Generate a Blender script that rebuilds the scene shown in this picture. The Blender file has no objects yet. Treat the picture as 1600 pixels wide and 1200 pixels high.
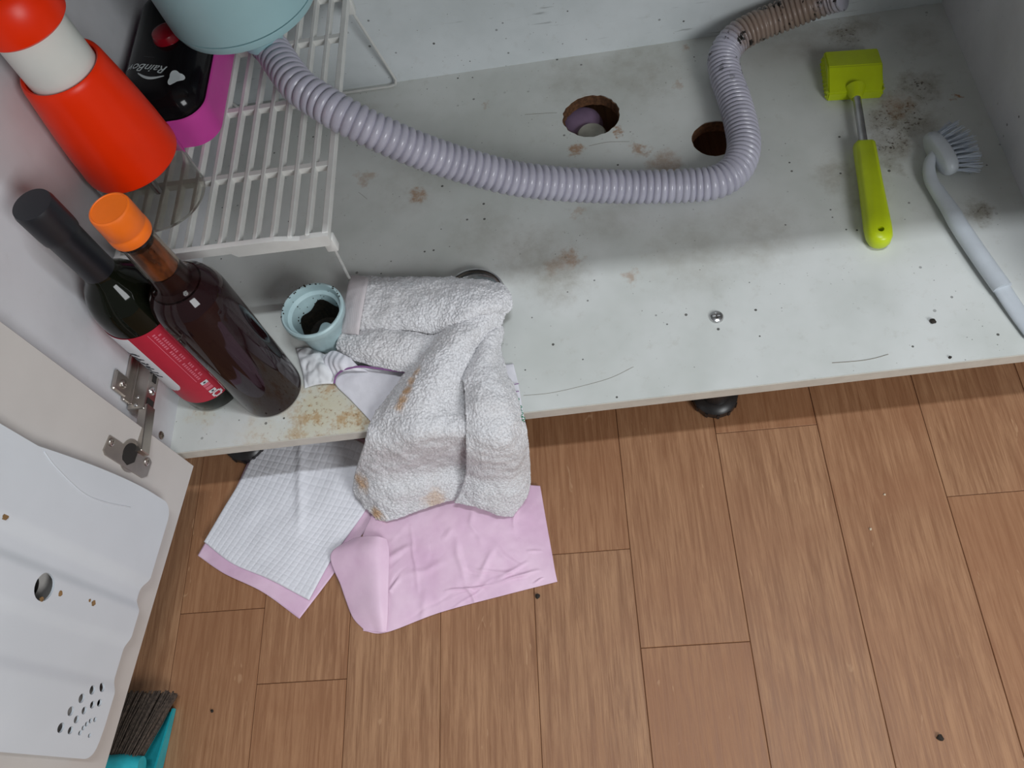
import bpy, bmesh, math, random
from mathutils import Vector, Matrix, noise

random.seed(7)
scn = bpy.context.scene
COL = scn.collection

# ------------------------------------------------------------------ camera
RM = Matrix(((0.9885419961763463, -0.03575636918144941, -0.146649936442688),
             (-0.09940446429479932, -0.885334084752622, -0.4542051418175506),
             (-0.11359346052457645, 0.46357851593683364, -0.8787442661479244)))
FPX = 1276.47
CAM = Vector((0, 0, 0.91))
cam_data = bpy.data.cameras.new('camera')
cam_data.sensor_width = 36.0
cam_data.lens = FPX / 1600 * 36
cam_data.clip_start = 0.01
cam = bpy.data.objects.new('camera', cam_data)
COL.objects.link(cam)
right, up, back = RM[0], -RM[1], -RM[2]
cam.matrix_world = Matrix(((right.x, up.x, back.x, CAM.x), (right.y, up.y, back.y, CAM.y),
                           (right.z, up.z, back.z, CAM.z), (0, 0, 0, 1)))
scn.camera = cam

# ------------------------------------------------------------------ world and lights
w = bpy.data.worlds.new('room_ambient')
scn.world = w
w.use_nodes = True
w.node_tree.nodes['Background'].inputs[0].default_value = (0.93, 0.97, 1.0, 1)
w.node_tree.nodes['Background'].inputs[1].default_value = 0.20

def area(name, loc, target, sx, sy, power, color):
    d = bpy.data.lights.new(name, 'AREA')
    d.shape = 'RECTANGLE'
    d.size, d.size_y, d.energy, d.color = sx, sy, power, color
    o = bpy.data.objects.new(name, d)
    COL.objects.link(o)
    o.location = loc
    o.rotation_euler = (Vector(target) - Vector(loc)).to_track_quat('-Z', 'Y').to_euler()
    return o

area('ceiling_lamp', (0.42, 0.10, 2.30), (0.42, 0.12, 0), 0.5, 0.07, 19.5, (0.89, 0.945, 1.0))
area('fill_light', (1.0, -1.0, 1.25), (-0.15, 0.55, 0.25), 0.7, 0.7, 23, (0.95, 0.98, 1.0))  # soft fill added from the front right, source unseen, to brighten the interior

scn.view_settings.view_transform = 'Standard'
scn.view_settings.look = 'None'
scn.view_settings.gamma = 1
scn.view_settings.use_curve_mapping = False
scn.view_settings.exposure = -0.12

# ------------------------------------------------------------------ measuring helpers (photo point + real height -> world point)
def ray(x, y):
    return RM.transposed() @ Vector(((x - 800) / FPX, (y - 600) / FPX, 1))
def at(x, y, z):
    d = ray(x, y)
    return CAM + d * ((z - CAM.z) / d.z)
def at_y(x, y, yy):
    d = ray(x, y)
    return CAM + d * (yy / d.y)

# ------------------------------------------------------------------ object helpers
def link(name, me, mat=None, parent=None, smooth=True):
    o = bpy.data.objects.new(name, me)
    COL.objects.link(o)
    if mat:
        me.materials.clear()
        me.materials.append(mat)
    if parent:
        o.parent = parent
        o.matrix_parent_inverse = parent.matrix_basis.inverted()
    for p in me.polygons:
        p.use_smooth = smooth
    return o
def obj(name, bm, mat, parent=None, smooth=True, sharp=35):
    bmesh.ops.recalc_face_normals(bm, faces=bm.faces[:])
    for e in bm.edges:
        if len(e.link_faces) == 2 and e.calc_face_angle(0) > math.radians(sharp):
            e.smooth = False
    me = bpy.data.meshes.new(name)
    bm.to_mesh(me)
    bm.free()
    return link(name, me, mat, parent, smooth)
def tag(o, label, cat, group=None):
    o['label'] = label
    o['category'] = cat
    if group:
        o['group'] = group
    return o
def thing(name, label, cat, loc=(0, 0, 0), rz=0.0, group=None):
    o = bpy.data.objects.new(name, None)
    o.empty_display_size = 0.02
    COL.objects.link(o)
    o.location = loc
    o.rotation_euler = (0, 0, rz)
    bpy.context.view_layer.update()
    return tag(o, label, cat, group)
def local(o):
    """mesh coordinates given in the thing's own frame"""
    o.matrix_parent_inverse = Matrix.Identity(4)
    return o

def bx(bm, x0, x1, y0, y1, z0, z1, bev=0.0, seg=2, M=None):
    r = bmesh.ops.create_cube(bm, size=1)
    vs = r['verts']
    for v in vs:
        v.co = Vector(((x0 + x1) / 2 + v.co.x * (x1 - x0), (y0 + y1) / 2 + v.co.y * (y1 - y0), (z0 + z1) / 2 + v.co.z * (z1 - z0)))
    if bev > 0:
        es = list({e for v in vs for e in v.link_edges})
        r2 = bmesh.ops.bevel(bm, geom=es, offset=bev, segments=seg, affect='EDGES', profile=0.5)
        vs = list({v for v in r2['verts']} | {v for v in vs if v.is_valid})
    if M:
        for v in vs:
            v.co = M @ v.co
    return vs
def box(*a, **k):
    bm = bmesh.new()
    bx(bm, *a, **k)
    return bm
def lathe_into(bm, prof, n=48, c=(0, 0, 0), M=None):
    """prof: list of (r, z). r<=0 closes on the axis"""
    c = Vector(c)
    rings = []
    for r, z in prof:
        if r <= 1e-6:
            rings.append([bm.verts.new(c + Vector((0, 0, z)))])
        else:
            rings.append([bm.verts.new(c + Vector((r * math.cos(2 * math.pi * k / n), r * math.sin(2 * math.pi * k / n), z))) for k in range(n)])
    for a, b in zip(rings, rings[1:]):
        for k in range(n):
            k2 = (k + 1) % n
            if len(a) == 1 and len(b) == 1:
                continue
            if len(a) == 1:
                bm.faces.new((a[0], b[k], b[k2]))
            elif len(b) == 1:
                bm.faces.new((a[k], a[k2], b[0]))
            else:
                bm.faces.new((a[k], a[k2], b[k2], b[k]))
    if M:
        for rg in rings:
            for v in rg:
                v.co = M @ v.co
    return rings
def lathe(prof, n=48, c=(0, 0, 0), M=None):
    bm = bmesh.new()
    lathe_into(bm, prof, n, c, M)
    return bm
def cr(p0, p1, p2, p3, t):
    return 0.5 * ((2 * p1) + (p2 - p0) * t + (2 * p0 - 5 * p1 + 4 * p2 - p3) * t * t + (3 * p1 - p0 - 3 * p2 + p3) * t ** 3)
def spline(pts, step):
    """uniformly spaced points on a Catmull-Rom curve"""
    P = [pts[0] * 2 - pts[1]] + list(pts) + [pts[-1] * 2 - pts[-2]]
    fine = []
    for i in range(1, len(P) - 2):
        for k in range(24):
            fine.append(cr(P[i - 1], P[i], P[i + 1], P[i + 2], k / 24))
    fine.append(P[-2].copy())
    out, acc = [fine[0].copy()], 0.0
    for a, b in zip(fine, fine[1:]):
        L = (b - a).length
        while acc + L >= step and L > 1e-9:
            t = (step - acc) / L
            a = a.lerp(b, t)
            out.append(a.copy())
            L = (b - a).length
            acc = 0.0
        acc += L
    return out
def tube_into(bm, path, rad, n=10, cap=True, flat=None):
    """sweep a circle along a path; rad is a number or function(i)"""
    m = len(path)
    prev = None
    rings = []
    for i, p in enumerate(path):
        t = (path[min(i + 1, m - 1)] - path[max(i - 1, 0)]).normalized()
        if prev is None:
            a = t.orthogonal().normalized() if flat is None else (flat - t * flat.dot(t)).normalized()
        else:
            a = (prev - t * prev.dot(t)).normalized()
        prev = a
        b = t.cross(a)
        r = rad(i) if callable(rad) else rad
        r2 = r if not isinstance(r, tuple) else r[1]
        r1 = r if not isinstance(r, tuple) else r[0]
        rings.append([bm.verts.new(p + a * (r1 * math.cos(2 * math.pi * k / n)) + b * (r2 * math.sin(2 * math.pi * k / n))) for k in range(n)])
    for A, B in zip(rings, rings[1:]):
        for k in range(n):
            bm.faces.new((A[k], A[(k + 1) % n], B[(k + 1) % n], B[k]))
    if cap:
        bm.faces.new(rings[0][::-1])
        bm.faces.new(rings[-1])
    return rings
def tube(path, rad, n=10, cap=True, flat=None):
    bm = bmesh.new()
    tube_into(bm, path, rad, n, cap, flat)
    return bm
def prism(outline, z0, z1, holes=()):
    """extruded 2D outline (list of (x, y)) with optional holes"""
    bm = bmesh.new()
    loops = []
    es = []
    for lp in [outline] + list(holes):
        vs = [bm.verts.new((x, y, z0)) for x, y in lp]
        loops.append(vs)
        es += [bm.edges.new((vs[i], vs[(i + 1) % len(vs)])) for i in range(len(vs))]
    bmesh.ops.triangle_fill(bm, use_beauty=True, use_dissolve=False, edges=es)
    r = bmesh.ops.extrude_face_region(bm, geom=bm.faces[:])
    for v in [g for g in r['geom'] if isinstance(g, bmesh.types.BMVert)]:
        v.co.z = z1
    bmesh.ops.recalc_face_normals(bm, faces=bm.faces[:])
    return bm
def rrect(x0, x1, y0, y1, r, n=8):
    out = []
    for cx, cy, a0 in ((x1 - r, y1 - r, 0), (x0 + r, y1 - r, 90), (x0 + r, y0 + r, 180), (x1 - r, y0 + r, 270)):
        for k in range(n + 1):
            a = math.radians(a0 + 90 * k / n)
            out.append((cx + r * math.cos(a), cy + r * math.sin(a)))
    return out
def grid_surface(ctrl, nu, nv):
    """ctrl: rows of Vectors; Catmull-Rom in both directions -> nv+1 rows of nu+1 points"""
    def sample(pts, n):
        P = [pts[0] * 2 - pts[1]] + list(pts) + [pts[-1] * 2 - pts[-2]]
        m = len(pts) - 1
        out = []
        for k in range(n + 1):
            s = min(k / n * m, m - 1e-6)
            i = int(s)
            out.append(cr(P[i], P[i + 1], P[i + 2], P[i + 3], s - i))
        return out
    rows = [sample(r, nu) for r in ctrl]
    cols = [sample([rows[j][i] for j in range(len(rows))], nv) for i in range(nu + 1)]
    return [[cols[i][j] for i in range(nu + 1)] for j in range(nv + 1)]
def sheet_into(bm, ctrl, nu, nv, thick, disp=None, edge_round=0.0):
    """a cloth sheet with thickness; disp(p, u, v) -> offset along the normal of the upper side"""
    G = grid_surface(ctrl, nu, nv)
    top, bot = [], []
    nrm = [[None] * (nu + 1) for _ in range(nv + 1)]
    for j in range(nv + 1):
        for i in range(nu + 1):
            du = G[j][min(i + 1, nu)] - G[j][max(i - 1, 0)]
            dv = G[min(j + 1, nv)][i] - G[max(j - 1, 0)][i]
            n = du.cross(dv)
            if n.length < 1e-12:
                n = Vector((0, 0, 1))
            n.normalize()
            if n.dot(CAM - G[j][i]) < 0:
                n = -n
            nrm[j][i] = n
    for j in range(nv + 1):
        rt, rb = [], []
        for i in range(nu + 1):
            p, n = G[j][i], nrm[j][i]
            u, v = i / nu, j / nv
            d = disp(p, u, v) if disp else 0.0
            e = min(i, nu - i, j, nv - j)
            t = thick
            if edge_round and e < 4:
                t = thick * (0.35, 0.7, 0.88, 0.97)[e]
                d *= (0.2, 0.6, 0.9, 1)[e]
            rt.append(bm.verts.new(p + n * (t + d)))
            rb.append(bm.verts.new(p))
        top.append(rt)
        bot.append(rb)
    for j in range(nv):
        for i in range(nu):
            bm.faces.new((top[j][i], top[j][i + 1], top[j + 1][i + 1], top[j + 1][i]))
            bm.faces.new((bot[j][i], bot[j + 1][i], bot[j + 1][i + 1], bot[j][i + 1]))
    rim = [(0, i) for i in range(nu + 1)] + [(j, nu) for j in range(1, nv + 1)] + [(nv, i) for i in range(nu - 1, -1, -1)] + [(j, 0) for j in range(nv - 1, 0, -1)]
    for (a, b), (c, d) in zip(rim, rim[1:] + rim[:1]):
        bm.faces.new((top[a][b], bot[a][b], bot[c][d], top[c][d]))
def text_mesh(body, size, extrude, shear=0.0, align='CENTER'):
    c = bpy.data.curves.new('lettering', 'FONT')
    c.body, c.size, c.extrude, c.shear, c.align_x, c.align_y = body, size, extrude, shear, align, 'CENTER'
    c.resolution_u = 4
    o = bpy.data.objects.new('lettering', c)
    COL.objects.link(o)
    me = bpy.data.meshes.new_from_object(o.evaluated_get(bpy.context.evaluated_depsgraph_get()))
    bpy.data.objects.remove(o)
    return me
def with_boolean(bm, cutter):
    a = bpy.data.meshes.new('a'); bm.to_mesh(a); bm.free()
    b = bpy.data.meshes.new('b'); cutter.to_mesh(b); cutter.free()
    oa = bpy.data.objects.new('a', a); ob = bpy.data.objects.new('b', b)
    COL.objects.link(oa); COL.objects.link(ob)
    m = oa.modifiers.new('cut', 'BOOLEAN'); m.operation = 'DIFFERENCE'; m.object = ob; m.solver = 'EXACT'
    me = bpy.data.meshes.new_from_object(oa.evaluated_get(bpy.context.evaluated_depsgraph_get()))
    bpy.data.objects.remove(oa); bpy.data.objects.remove(ob)
    out = bmesh.new(); out.from_mesh(me)
    return out

# ------------------------------------------------------------------ materials
class NT:
    def __init__(s, name):
        s.m = bpy.data.materials.new(name)
        s.m.use_nodes = True
        s.t = s.m.node_tree
        s.b = s.t.nodes['Principled BSDF']
    def n(s, kind, **kw):
        nd = s.t.nodes.new(kind)
        for k, v in kw.items():
            setattr(nd, k, v)
        return nd
    def val(s, sock, v):
        if hasattr(v, 'links') or isinstance(v, bpy.types.NodeSocket):
            s.t.links.new(v, sock)
        else:
            sock.default_value = v
    def coord(s, scale=(1, 1, 1), kind='Object', loc=(0, 0, 0), rot=(0, 0, 0)):
        tc = s.n('ShaderNodeTexCoord')
        mp = s.n('ShaderNodeMapping')
        mp.inputs['Scale'].default_value = scale
        mp.inputs['Location'].default_value = loc
        mp.inputs['Rotation'].default_value = rot
        s.t.links.new(tc.outputs[kind], mp.inputs['Vector'])
        return mp.outputs[0]
    def noise(s, vec, scale, detail=3, rough=0.55, dist=0.0):
        nd = s.n('ShaderNodeTexNoise')
        s.val(nd.inputs['Vector'], vec)
        nd.inputs['Scale'].default_value = scale
        nd.inputs['Detail'].default_value = detail
        nd.inputs['Roughness'].default_value = rough
        nd.inputs['Distortion'].default_value = dist
        return nd.outputs['Fac']
    def ramp(s, fac, lo, hi, a=0.0, b=1.0):
        nd = s.n('ShaderNodeMapRange')
        nd.interpolation_type = 'SMOOTHSTEP'
        s.val(nd.inputs[0], fac)
        nd.inputs[1].default_value, nd.inputs[2].default_value = lo, hi
        nd.inputs[3].default_value, nd.inputs[4].default_value = a, b
        return nd.outputs[0]
    def math(s, op, a, b=0.0):
        nd = s.n('ShaderNodeMath', operation=op)
        s.val(nd.inputs[0], a)
        s.val(nd.inputs[1], b)
        return nd.outputs[0]
    def mix(s, fac, a, b):
        nd = s.n('ShaderNodeMix', data_type='RGBA')
        s.val(nd.inputs[0], fac)
        for sock, v in ((nd.inputs[6], a), (nd.inputs[7], b)):
            if isinstance(v, bpy.types.NodeSocket):
                s.t.links.new(v, sock)
            else:
                sock.default_value = (*v[:3], 1)
        return nd.outputs[2]
    def bump(s, h, strength, dist=0.001):
        nd = s.n('ShaderNodeBump')
        nd.inputs['Strength'].default_value = strength
        nd.inputs['Distance'].default_value = dist
        s.t.links.new(h, nd.inputs['Height'])
        s.t.links.new(nd.outputs[0], s.b.inputs['Normal'])
    def set(s, **kw):
        for k, v in kw.items():
            sock = s.b.inputs[k.replace('_', ' ')]
            if isinstance(v, tuple) and len(v) == 3:
                v = (*v, 1)
            s.val(sock, v)
        return s
    def spots(s, vec, pts):
        """max of soft round marks at world points; pts = (x, y, radius, strength)"""
        acc = None
        for x, y, r, k in pts:
            d = s.n('ShaderNodeVectorMath', operation='DISTANCE')
            s.t.links.new(vec, d.inputs[0])
            d.inputs[1].default_value = (x, y, 0)
            m = s.ramp(d.outputs['Value'], 0.25 * r, 1.25 * r, k, 0.0)
            acc = m if acc is None else s.math('MAXIMUM', acc, m)
        return acc

def srgb(r, g, b):
    f = lambda c: (c / 255 / 12.92) if c <= 10 else ((c / 255 + 0.055) / 1.055) ** 2.4
    return (f(r), f(g), f(b))
def plain(name, col, rough=0.5, metal=0.0, var=0.06, scale=30, spec=None, coat=0.0, bump=0.0, bscale=400):
    t = NT(name)
    c = t.coord()
    nz = t.noise(c, scale)
    dark = tuple(x * (1 - 2.2 * var) for x in col)
    t.set(Base_Color=t.mix(t.ramp(nz, 0.3, 0.7), dark, col), Roughness=rough, Metallic=metal)
    if spec is not None:
        t.set(Specular_IOR_Level=spec)
    if coat:
        t.set(Coat_Weight=coat, Coat_Roughness=0.06)
    if bump:
        t.bump(t.noise(c, bscale), bump, 0.0006)
    return t.m

M = {}
# --- floor vinyl
t = NT('oak_vinyl')
oi = t.n('ShaderNodeObjectInfo')
c = t.coord()
off = t.n('ShaderNodeVectorMath', operation='ADD')
sc = t.n('ShaderNodeVectorMath', operation='SCALE')
cmb = t.n('ShaderNodeCombineXYZ')
for k in range(3):
    t.t.links.new(oi.outputs['Random'], cmb.inputs[k])
t.t.links.new(cmb.outputs[0], sc.inputs[0]); sc.inputs['Scale'].default_value = 9.0
t.t.links.new(c, off.inputs[0]); t.t.links.new(sc.outputs[0], off.inputs[1])
mp = t.n('ShaderNodeMapping'); mp.inputs['Scale'].default_value = (1, 0.05, 1)
t.t.links.new(off.outputs[0], mp.inputs[0])
g1 = t.noise(mp.outputs[0], 210, 6, 0.7, 0.5)
mp2 = t.n('ShaderNodeMapping'); mp2.inputs['Scale'].default_value = (1, 0.035, 1)
t.t.links.new(off.outputs[0], mp2.inputs[0])
g2 = t.noise(mp2.outputs[0], 620, 3, 0.6, 0.2)
g3 = t.noise(off.outputs[0], 9, 3, 0.6, 0.8)
base = t.mix(t.ramp(g1, 0.30, 0.70), srgb(140, 99, 70), srgb(180, 137, 102))
base = t.mix(t.ramp(g2, 0.52, 0.72, 0, 0.42), base, srgb(122, 80, 50))
base = t.mix(t.ramp(g3, 0.40, 0.75, 0, 0.45), base, srgb(150, 104, 74))
plank_tint = t.ramp(oi.outputs['Random'], 0, 1, 0, 0.38)
base = t.mix(plank_tint, base, srgb(152, 101, 66))
mp3 = t.coord((1, 0.25, 1), rot=(0, 0, 0.9))
scr = t.noise(mp3, 90, 2, 0.5, 1.5)
base = t.mix(t.ramp(scr, 0.70, 0.76, 0, 0.35), base, srgb(205, 165, 128))
t.set(Base_Color=base, Roughness=t.ramp(g1, 0.2, 0.8, 0.42, 0.55), Specular_IOR_Level=0.35)
t.bump(t.math('ADD', g2, t.math('MULTIPLY', g1, 0.6)), 0.25, 0.0006)
M['floor'] = t.m
M['joint'] = plain('floor_joint', srgb(104, 68, 46), 0.8)

# --- laminate of the cabinet floor, stained
def stained_board(name, base_lo, base_hi, stains, grime, yellow, amount=1.0, streaks=False):
    t = NT(name)
    c = t.coord()
    wn = t.n('ShaderNodeTexNoise'); t.t.links.new(c, wn.inputs['Vector'])
    wn.inputs['Scale'].default_value = 55; wn.inputs['Detail'].default_value = 5; wn.inputs['Roughness'].default_value = 0.7
    sub = t.n('ShaderNodeVectorMath', operation='SUBTRACT'); t.t.links.new(wn.outputs['Color'], sub.inputs[0]); sub.inputs[1].default_value = (0.5, 0.5, 0.5)
    ws = t.n('ShaderNodeVectorMath', operation='MULTIPLY'); t.t.links.new(sub.outputs[0], ws.inputs[0]); ws.inputs[1].default_value = (0.05, 0.05, 0)
    wc = t.n('ShaderNodeVectorMath', operation='ADD'); t.t.links.new(c, wc.inputs[0]); t.t.links.new(ws.outputs[0], wc.inputs[1])
    fl = t.n('ShaderNodeVectorMath', operation='MULTIPLY'); t.t.links.new(wc.outputs[0], fl.inputs[0]); fl.inputs[1].default_value = (1, 1, 0)
    v = fl.outputs[0]
    col = t.mix(t.ramp(t.noise(c, 7, 4, 0.6), 0.3, 0.7), base_lo, base_hi)
    col = t.mix(t.ramp(t.noise(c, 60, 5, 0.7), 0.55, 0.8, 0, 0.22 * amount), col, srgb(150, 140, 120))
    n_f = t.noise(c, 170, 4, 0.75)
    n_m = t.noise(c, 45, 4, 0.7)
    if grime:
        g = t.spots(v, grime)
        col = t.mix(t.math('MULTIPLY', g, t.ramp(n_m, 0.30, 0.70, 0.35, 0.9)), col, srgb(139, 130, 112))
        col = t.mix(t.math('MULTIPLY', t.ramp(g, 0.45, 0.95), t.ramp(n_f, 0.52, 0.66)), col, srgb(78, 62, 46))
    if stains:
        g = t.spots(v, stains)
        col = t.mix(t.math('MULTIPLY', g, t.ramp(n_f, 0.25, 0.6, 0.45, 1)), col, srgb(160, 112, 66))
    if yellow:
        g = t.spots(v, yellow)
        col = t.mix(t.math('MULTIPLY', g, 0.55), col, srgb(205, 190, 140))
        col = t.mix(t.math('MULTIPLY', g, t.ramp(t.math('MULTIPLY', n_m, t.math('ADD', n_f, 0.5)), 0.44, 0.62, 0, 0.8)), col, srgb(182, 144, 96))
        col = t.mix(t.math('MULTIPLY', g, t.ramp(n_f, 0.56, 0.68, 0, 0.8)), col, srgb(128, 84, 44))
    vo = t.n('ShaderNodeTexVoronoi'); t.t.links.new(c, vo.inputs['Vector']); vo.inputs['Scale'].default_value = 95
    sep = t.n('ShaderNodeSeparateColor'); t.t.links.new(vo.outputs['Color'], sep.inputs[0])
    rad = t.ramp(sep.outputs[0], 0.72, 1.0, 0.0, 0.17)
    dot = t.math('LESS_THAN', vo.outputs['Distance'], rad)
    dot = t.math('MULTIPLY', dot, t.ramp(t.noise(c, 9, 2), 0.36, 0.56))
    col = t.mix(t.math('MULTIPLY', dot, 0.85), col, srgb(48, 44, 38))
    vo2 = t.n('ShaderNodeTexVoronoi'); t.t.links.new(c, vo2.inputs['Vector']); vo2.inputs['Scale'].default_value = 230
    sep2 = t.n('ShaderNodeSeparateColor'); t.t.links.new(vo2.outputs['Color'], sep2.inputs[0])
    d2 = t.math('MULTIPLY', t.math('LESS_THAN', vo2.outputs['Distance'], t.ramp(sep2.outputs[0], 0.75, 1.0, 0.0, 0.17)), t.ramp(t.noise(c, 12, 3), 0.42, 0.6))
    col = t.mix(t.math('MULTIPLY', d2, 0.6), col, srgb(88, 84, 76))
    if streaks:
        sv = t.noise(t.coord((0.12, 1, 1)), 150, 3, 0.6, 0.3)
        sep3 = t.n('ShaderNodeSeparateXYZ'); t.t.links.new(c, sep3.inputs[0])
        col = t.mix(t.math('MULTIPLY', t.ramp(sv, 0.62, 0.72, 0, 0.5), t.ramp(t.noise(c, 8, 2), 0.45, 0.6)), col, srgb(120, 124, 122))
    t.set(Base_Color=col, Roughness=t.ramp(n_m, 0.2, 0.8, 0.36, 0.6), Specular_IOR_Level=0.4)
    t.bump(t.noise(c, 900, 2), 0.05, 0.0003)
    return t.m
W2 = lambda px, py, r, k: (at(px, py, 0.13).x, at(px, py, 0.13).y, r, k)
M['board'] = stained_board('stained_white_laminate', srgb(200, 203, 198), srgb(217, 219, 216),
    [W2(652, 303, .013, .75), W2(571, 277, .012, .45), W2(903, 236, .010, .8), W2(968, 203, .006, .8), W2(1000, 232, .011, .7),
     W2(1040, 258, .024, .55), W2(890, 402, .013, .6), W2(985, 434, .011, .5), W2(1495, 153, .006, 1), W2(905, 333, .008, .4),
     W2(1400, 165, .02, .4), W2(760, 165, .006, .4), W2(1070, 77, .007, .5), W2(1062, 130, .007, .4), W2(870, 415, .016, .35)],
    [W2(1405, 185, .046, 1), W2(1435, 135, .030, .95), W2(1395, 225, .03, .9), W2(1320, 55, .026, .95), W2(1350, 300, .03, .45), W2(1440, 60, .03, .4), W2(950, 330, .05, .3), W2(760, 360, .05, .3), W2(1340, 40, .03, .6), W2(870, 430, .045, .55), W2(830, 400, .05, .45),
     W2(1310, 275, .03, .55), W2(1180, 370, .06, .35), W2(1530, 330, .018, .8), W2(1000, 110, .07, .4), W2(1260, 60, .06, .35), W2(560, 180, .03, .3),
     W2(1080, 400, .06, .35), W2(640, 290, .06, .25), W2(900, 120, .05, .35), W2(1390, 250, .02, .7)],
    [W2(500, 640, .045, .9), W2(545, 655, .035, .9), W2(470, 680, .03, .7), W2(410, 680, .03, .35), W2(320, 645, .02, .35)])
M['back'] = stained_board('scuffed_back_laminate', srgb(200, 206, 207), srgb(218, 223, 225), None, None, None, 0.9, True)
M['wall_laminate'] = stained_board('white_side_laminate', srgb(200, 200, 203), srgb(216, 216, 219), None, None, None, 0.5)
M['band'] = plain('cream_edge_band', srgb(206, 201, 190), 0.5, var=0.04, scale=60)
M['door'] = plain('cream_door_laminate', srgb(206, 201, 196), 0.4, var=0.03, scale=12)
M['liner'] = plain('white_moulded_plastic', srgb(214, 219, 224), 0.45, var=0.025, scale=10, bump=0.04, bscale=700)
M['chip'] = plain('raw_chipboard', srgb(110, 74, 46), 0.9, var=0.25, scale=220, bump=0.8, bscale=500)
M['chrome'] = plain('worn_nickel', (0.50, 0.46, 0.42), 0.34, metal=1.0, var=0.05, scale=60)
M['steel'] = plain('bright_steel', (0.7, 0.7, 0.7), 0.25, metal=1.0, var=0.1, scale=150)
M['rust_steel'] = plain('rust_spotted_steel', (0.42, 0.34, 0.27), 0.35, metal=0.8, var=0.3, scale=70)
M['blackfoot'] = plain('black_foot_plastic', (0.022, 0.02, 0.02), 0.35, var=0.1, scale=80)
M['dark'] = plain('recess_shade', (0.02, 0.017, 0.015), 0.8)  # near-black colour painting in the shade of hole, cup gap and slots
M['white_rack'] = plain('white_rack_plastic', srgb(226, 226, 222), 0.42, var=0.04, scale=40)
M['wire'] = plain('white_coated_wire', srgb(214, 214, 210), 0.4, var=0.05, scale=60)
M['teal'] = plain('pale_teal_plastic', srgb(158, 196, 202), 0.38, var=0.03, scale=14)
M['teal_lid'] = plain('pale_teal_cup_plastic', srgb(176, 200, 203), 0.4, var=0.05, scale=60)
M['orange'] = plain('orange_red_plastic', srgb(250, 50, 0), 0.36, var=0.03, scale=20, spec=0.3)
M['white_gloss'] = plain('white_gloss_plastic', srgb(226, 228, 222), 0.32, var=0.03, scale=20)
M['cap_orange'] = plain('orange_cap_plastic', srgb(240, 112, 20), 0.4, var=0.04, scale=40)
M['black_sleeve'] = plain('black_satin_sleeve', (0.012, 0.013, 0.017), 0.42, var=0.05)
M['black_glass'] = plain('black_green_glass', (0.006, 0.007, 0.004), 0.06, var=0.05, spec=0.25)
M['label_red'] = plain('crimson_label_paper', srgb(186, 26, 54), 0.5, var=0.03, scale=90)
M['label_white'] = plain('white_label_paper', srgb(226, 228, 232), 0.5, var=0.02, scale=60)
M['label_pink'] = plain('pale_pink_print', srgb(226, 110, 130), 0.6)
M['ink'] = plain('dark_ink', srgb(52, 56, 66), 0.6)
M['pink'] = plain('magenta_pink_plastic', srgb(214, 74, 168), 0.38, var=0.03, scale=30)
M['black_gloss'] = plain('black_gloss_plastic', (0.006, 0.005, 0.006), 0.12, var=0.05, spec=0.22)
M['red_knob'] = plain('dark_red_knob_plastic', srgb(140, 14, 30), 0.2, var=0.05)
M['silver_print'] = plain('silver_print', srgb(206, 214, 216), 0.5)
M['grey_print'] = plain('grey_print', srgb(120, 124, 128), 0.5)
M['lime'] = plain('lime_green_plastic', srgb(190, 208, 18), 0.34, var=0.04, scale=40)
M['shaft'] = plain('brushed_metal_shaft', (0.5, 0.5, 0.5), 0.3, metal=1.0, var=0.08, scale=90)
M['grey_plastic'] = plain('pale_grey_brush_plastic', srgb(196, 202, 208), 0.36, var=0.03, scale=50)
M['bristle_white'] = plain('blue_white_bristle', srgb(206, 214, 226), 0.5)
M['bristle_brown'] = plain('grey_brown_bristle', srgb(98, 84, 74), 0.8, var=0.25, scale=300)
M['dustpan'] = plain('turquoise_plastic', srgb(40, 178, 190), 0.38, var=0.08, scale=60)
M['mauve'] = plain('mauve_pipe_plastic', srgb(176, 150, 182), 0.45, var=0.1, scale=40)
M['grey_dirt'] = plain('grey_pipe_end', srgb(190, 188, 176), 0.6, var=0.1, scale=60)
M['purple_thread'] = plain('purple_thread', srgb(138, 92, 142), 0.8)
M['green_thread'] = plain('green_thread', srgb(52, 140, 104), 0.8)
M['crumb'] = plain('dark_crumb', srgb(40, 32, 24), 0.8)
M['pale_crumb'] = plain('pale_crumb', srgb(222, 206, 180), 0.8)
M['scuff'] = plain('brown_grey_scuff', srgb(120, 110, 94), 0.8)
M['rust_mark'] = plain('rust_brown_mark', srgb(150, 116, 74), 0.8, var=0.2, scale=300)
M['stone'] = plain('grey_countertop', srgb(150, 148, 145), 0.4)
M['tea'] = plain('black_brown_sludge', srgb(42, 34, 20), 0.75, var=0.35, scale=260, bump=0.8, bscale=400)

# hose: lilac grey vinyl, browned towards its far end
t = NT('lilac_grey_vinyl')
c = t.coord()
d = t.n('ShaderNodeVectorMath', operation='DISTANCE'); t.t.links.new(c, d.inputs[0]); d.inputs[1].default_value = (0.262, 0.885, 0.165)
nz = t.noise(c, 120, 4, 0.7)
mask = t.ramp(t.math('ADD', d.outputs['Value'], t.math('MULTIPLY', t.math('SUBTRACT', nz, 0.5), 0.04)), 0.050, 0.085, 0.85, 0.0)
col = t.mix(t.ramp(t.noise(c, 25), 0.3, 0.7), srgb(172, 170, 184), srgb(186, 184, 198))
col = t.mix(mask, col, srgb(140, 116, 94))
mask2 = t.ramp(d.outputs['Value'], 0.07, 0.17, 1.0, 0.0)
blk = t.math('MULTIPLY', mask2, t.ramp(t.noise(t.coord((1, 1, 1)), 75, 3, 0.6), 0.60, 0.64))
col = t.mix(blk, col, srgb(34, 28, 24))
t.set(Base_Color=col, Roughness=0.32, Subsurface_Weight=0.0, Coat_Weight=0.15)
M['hose'] = t.m

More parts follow.
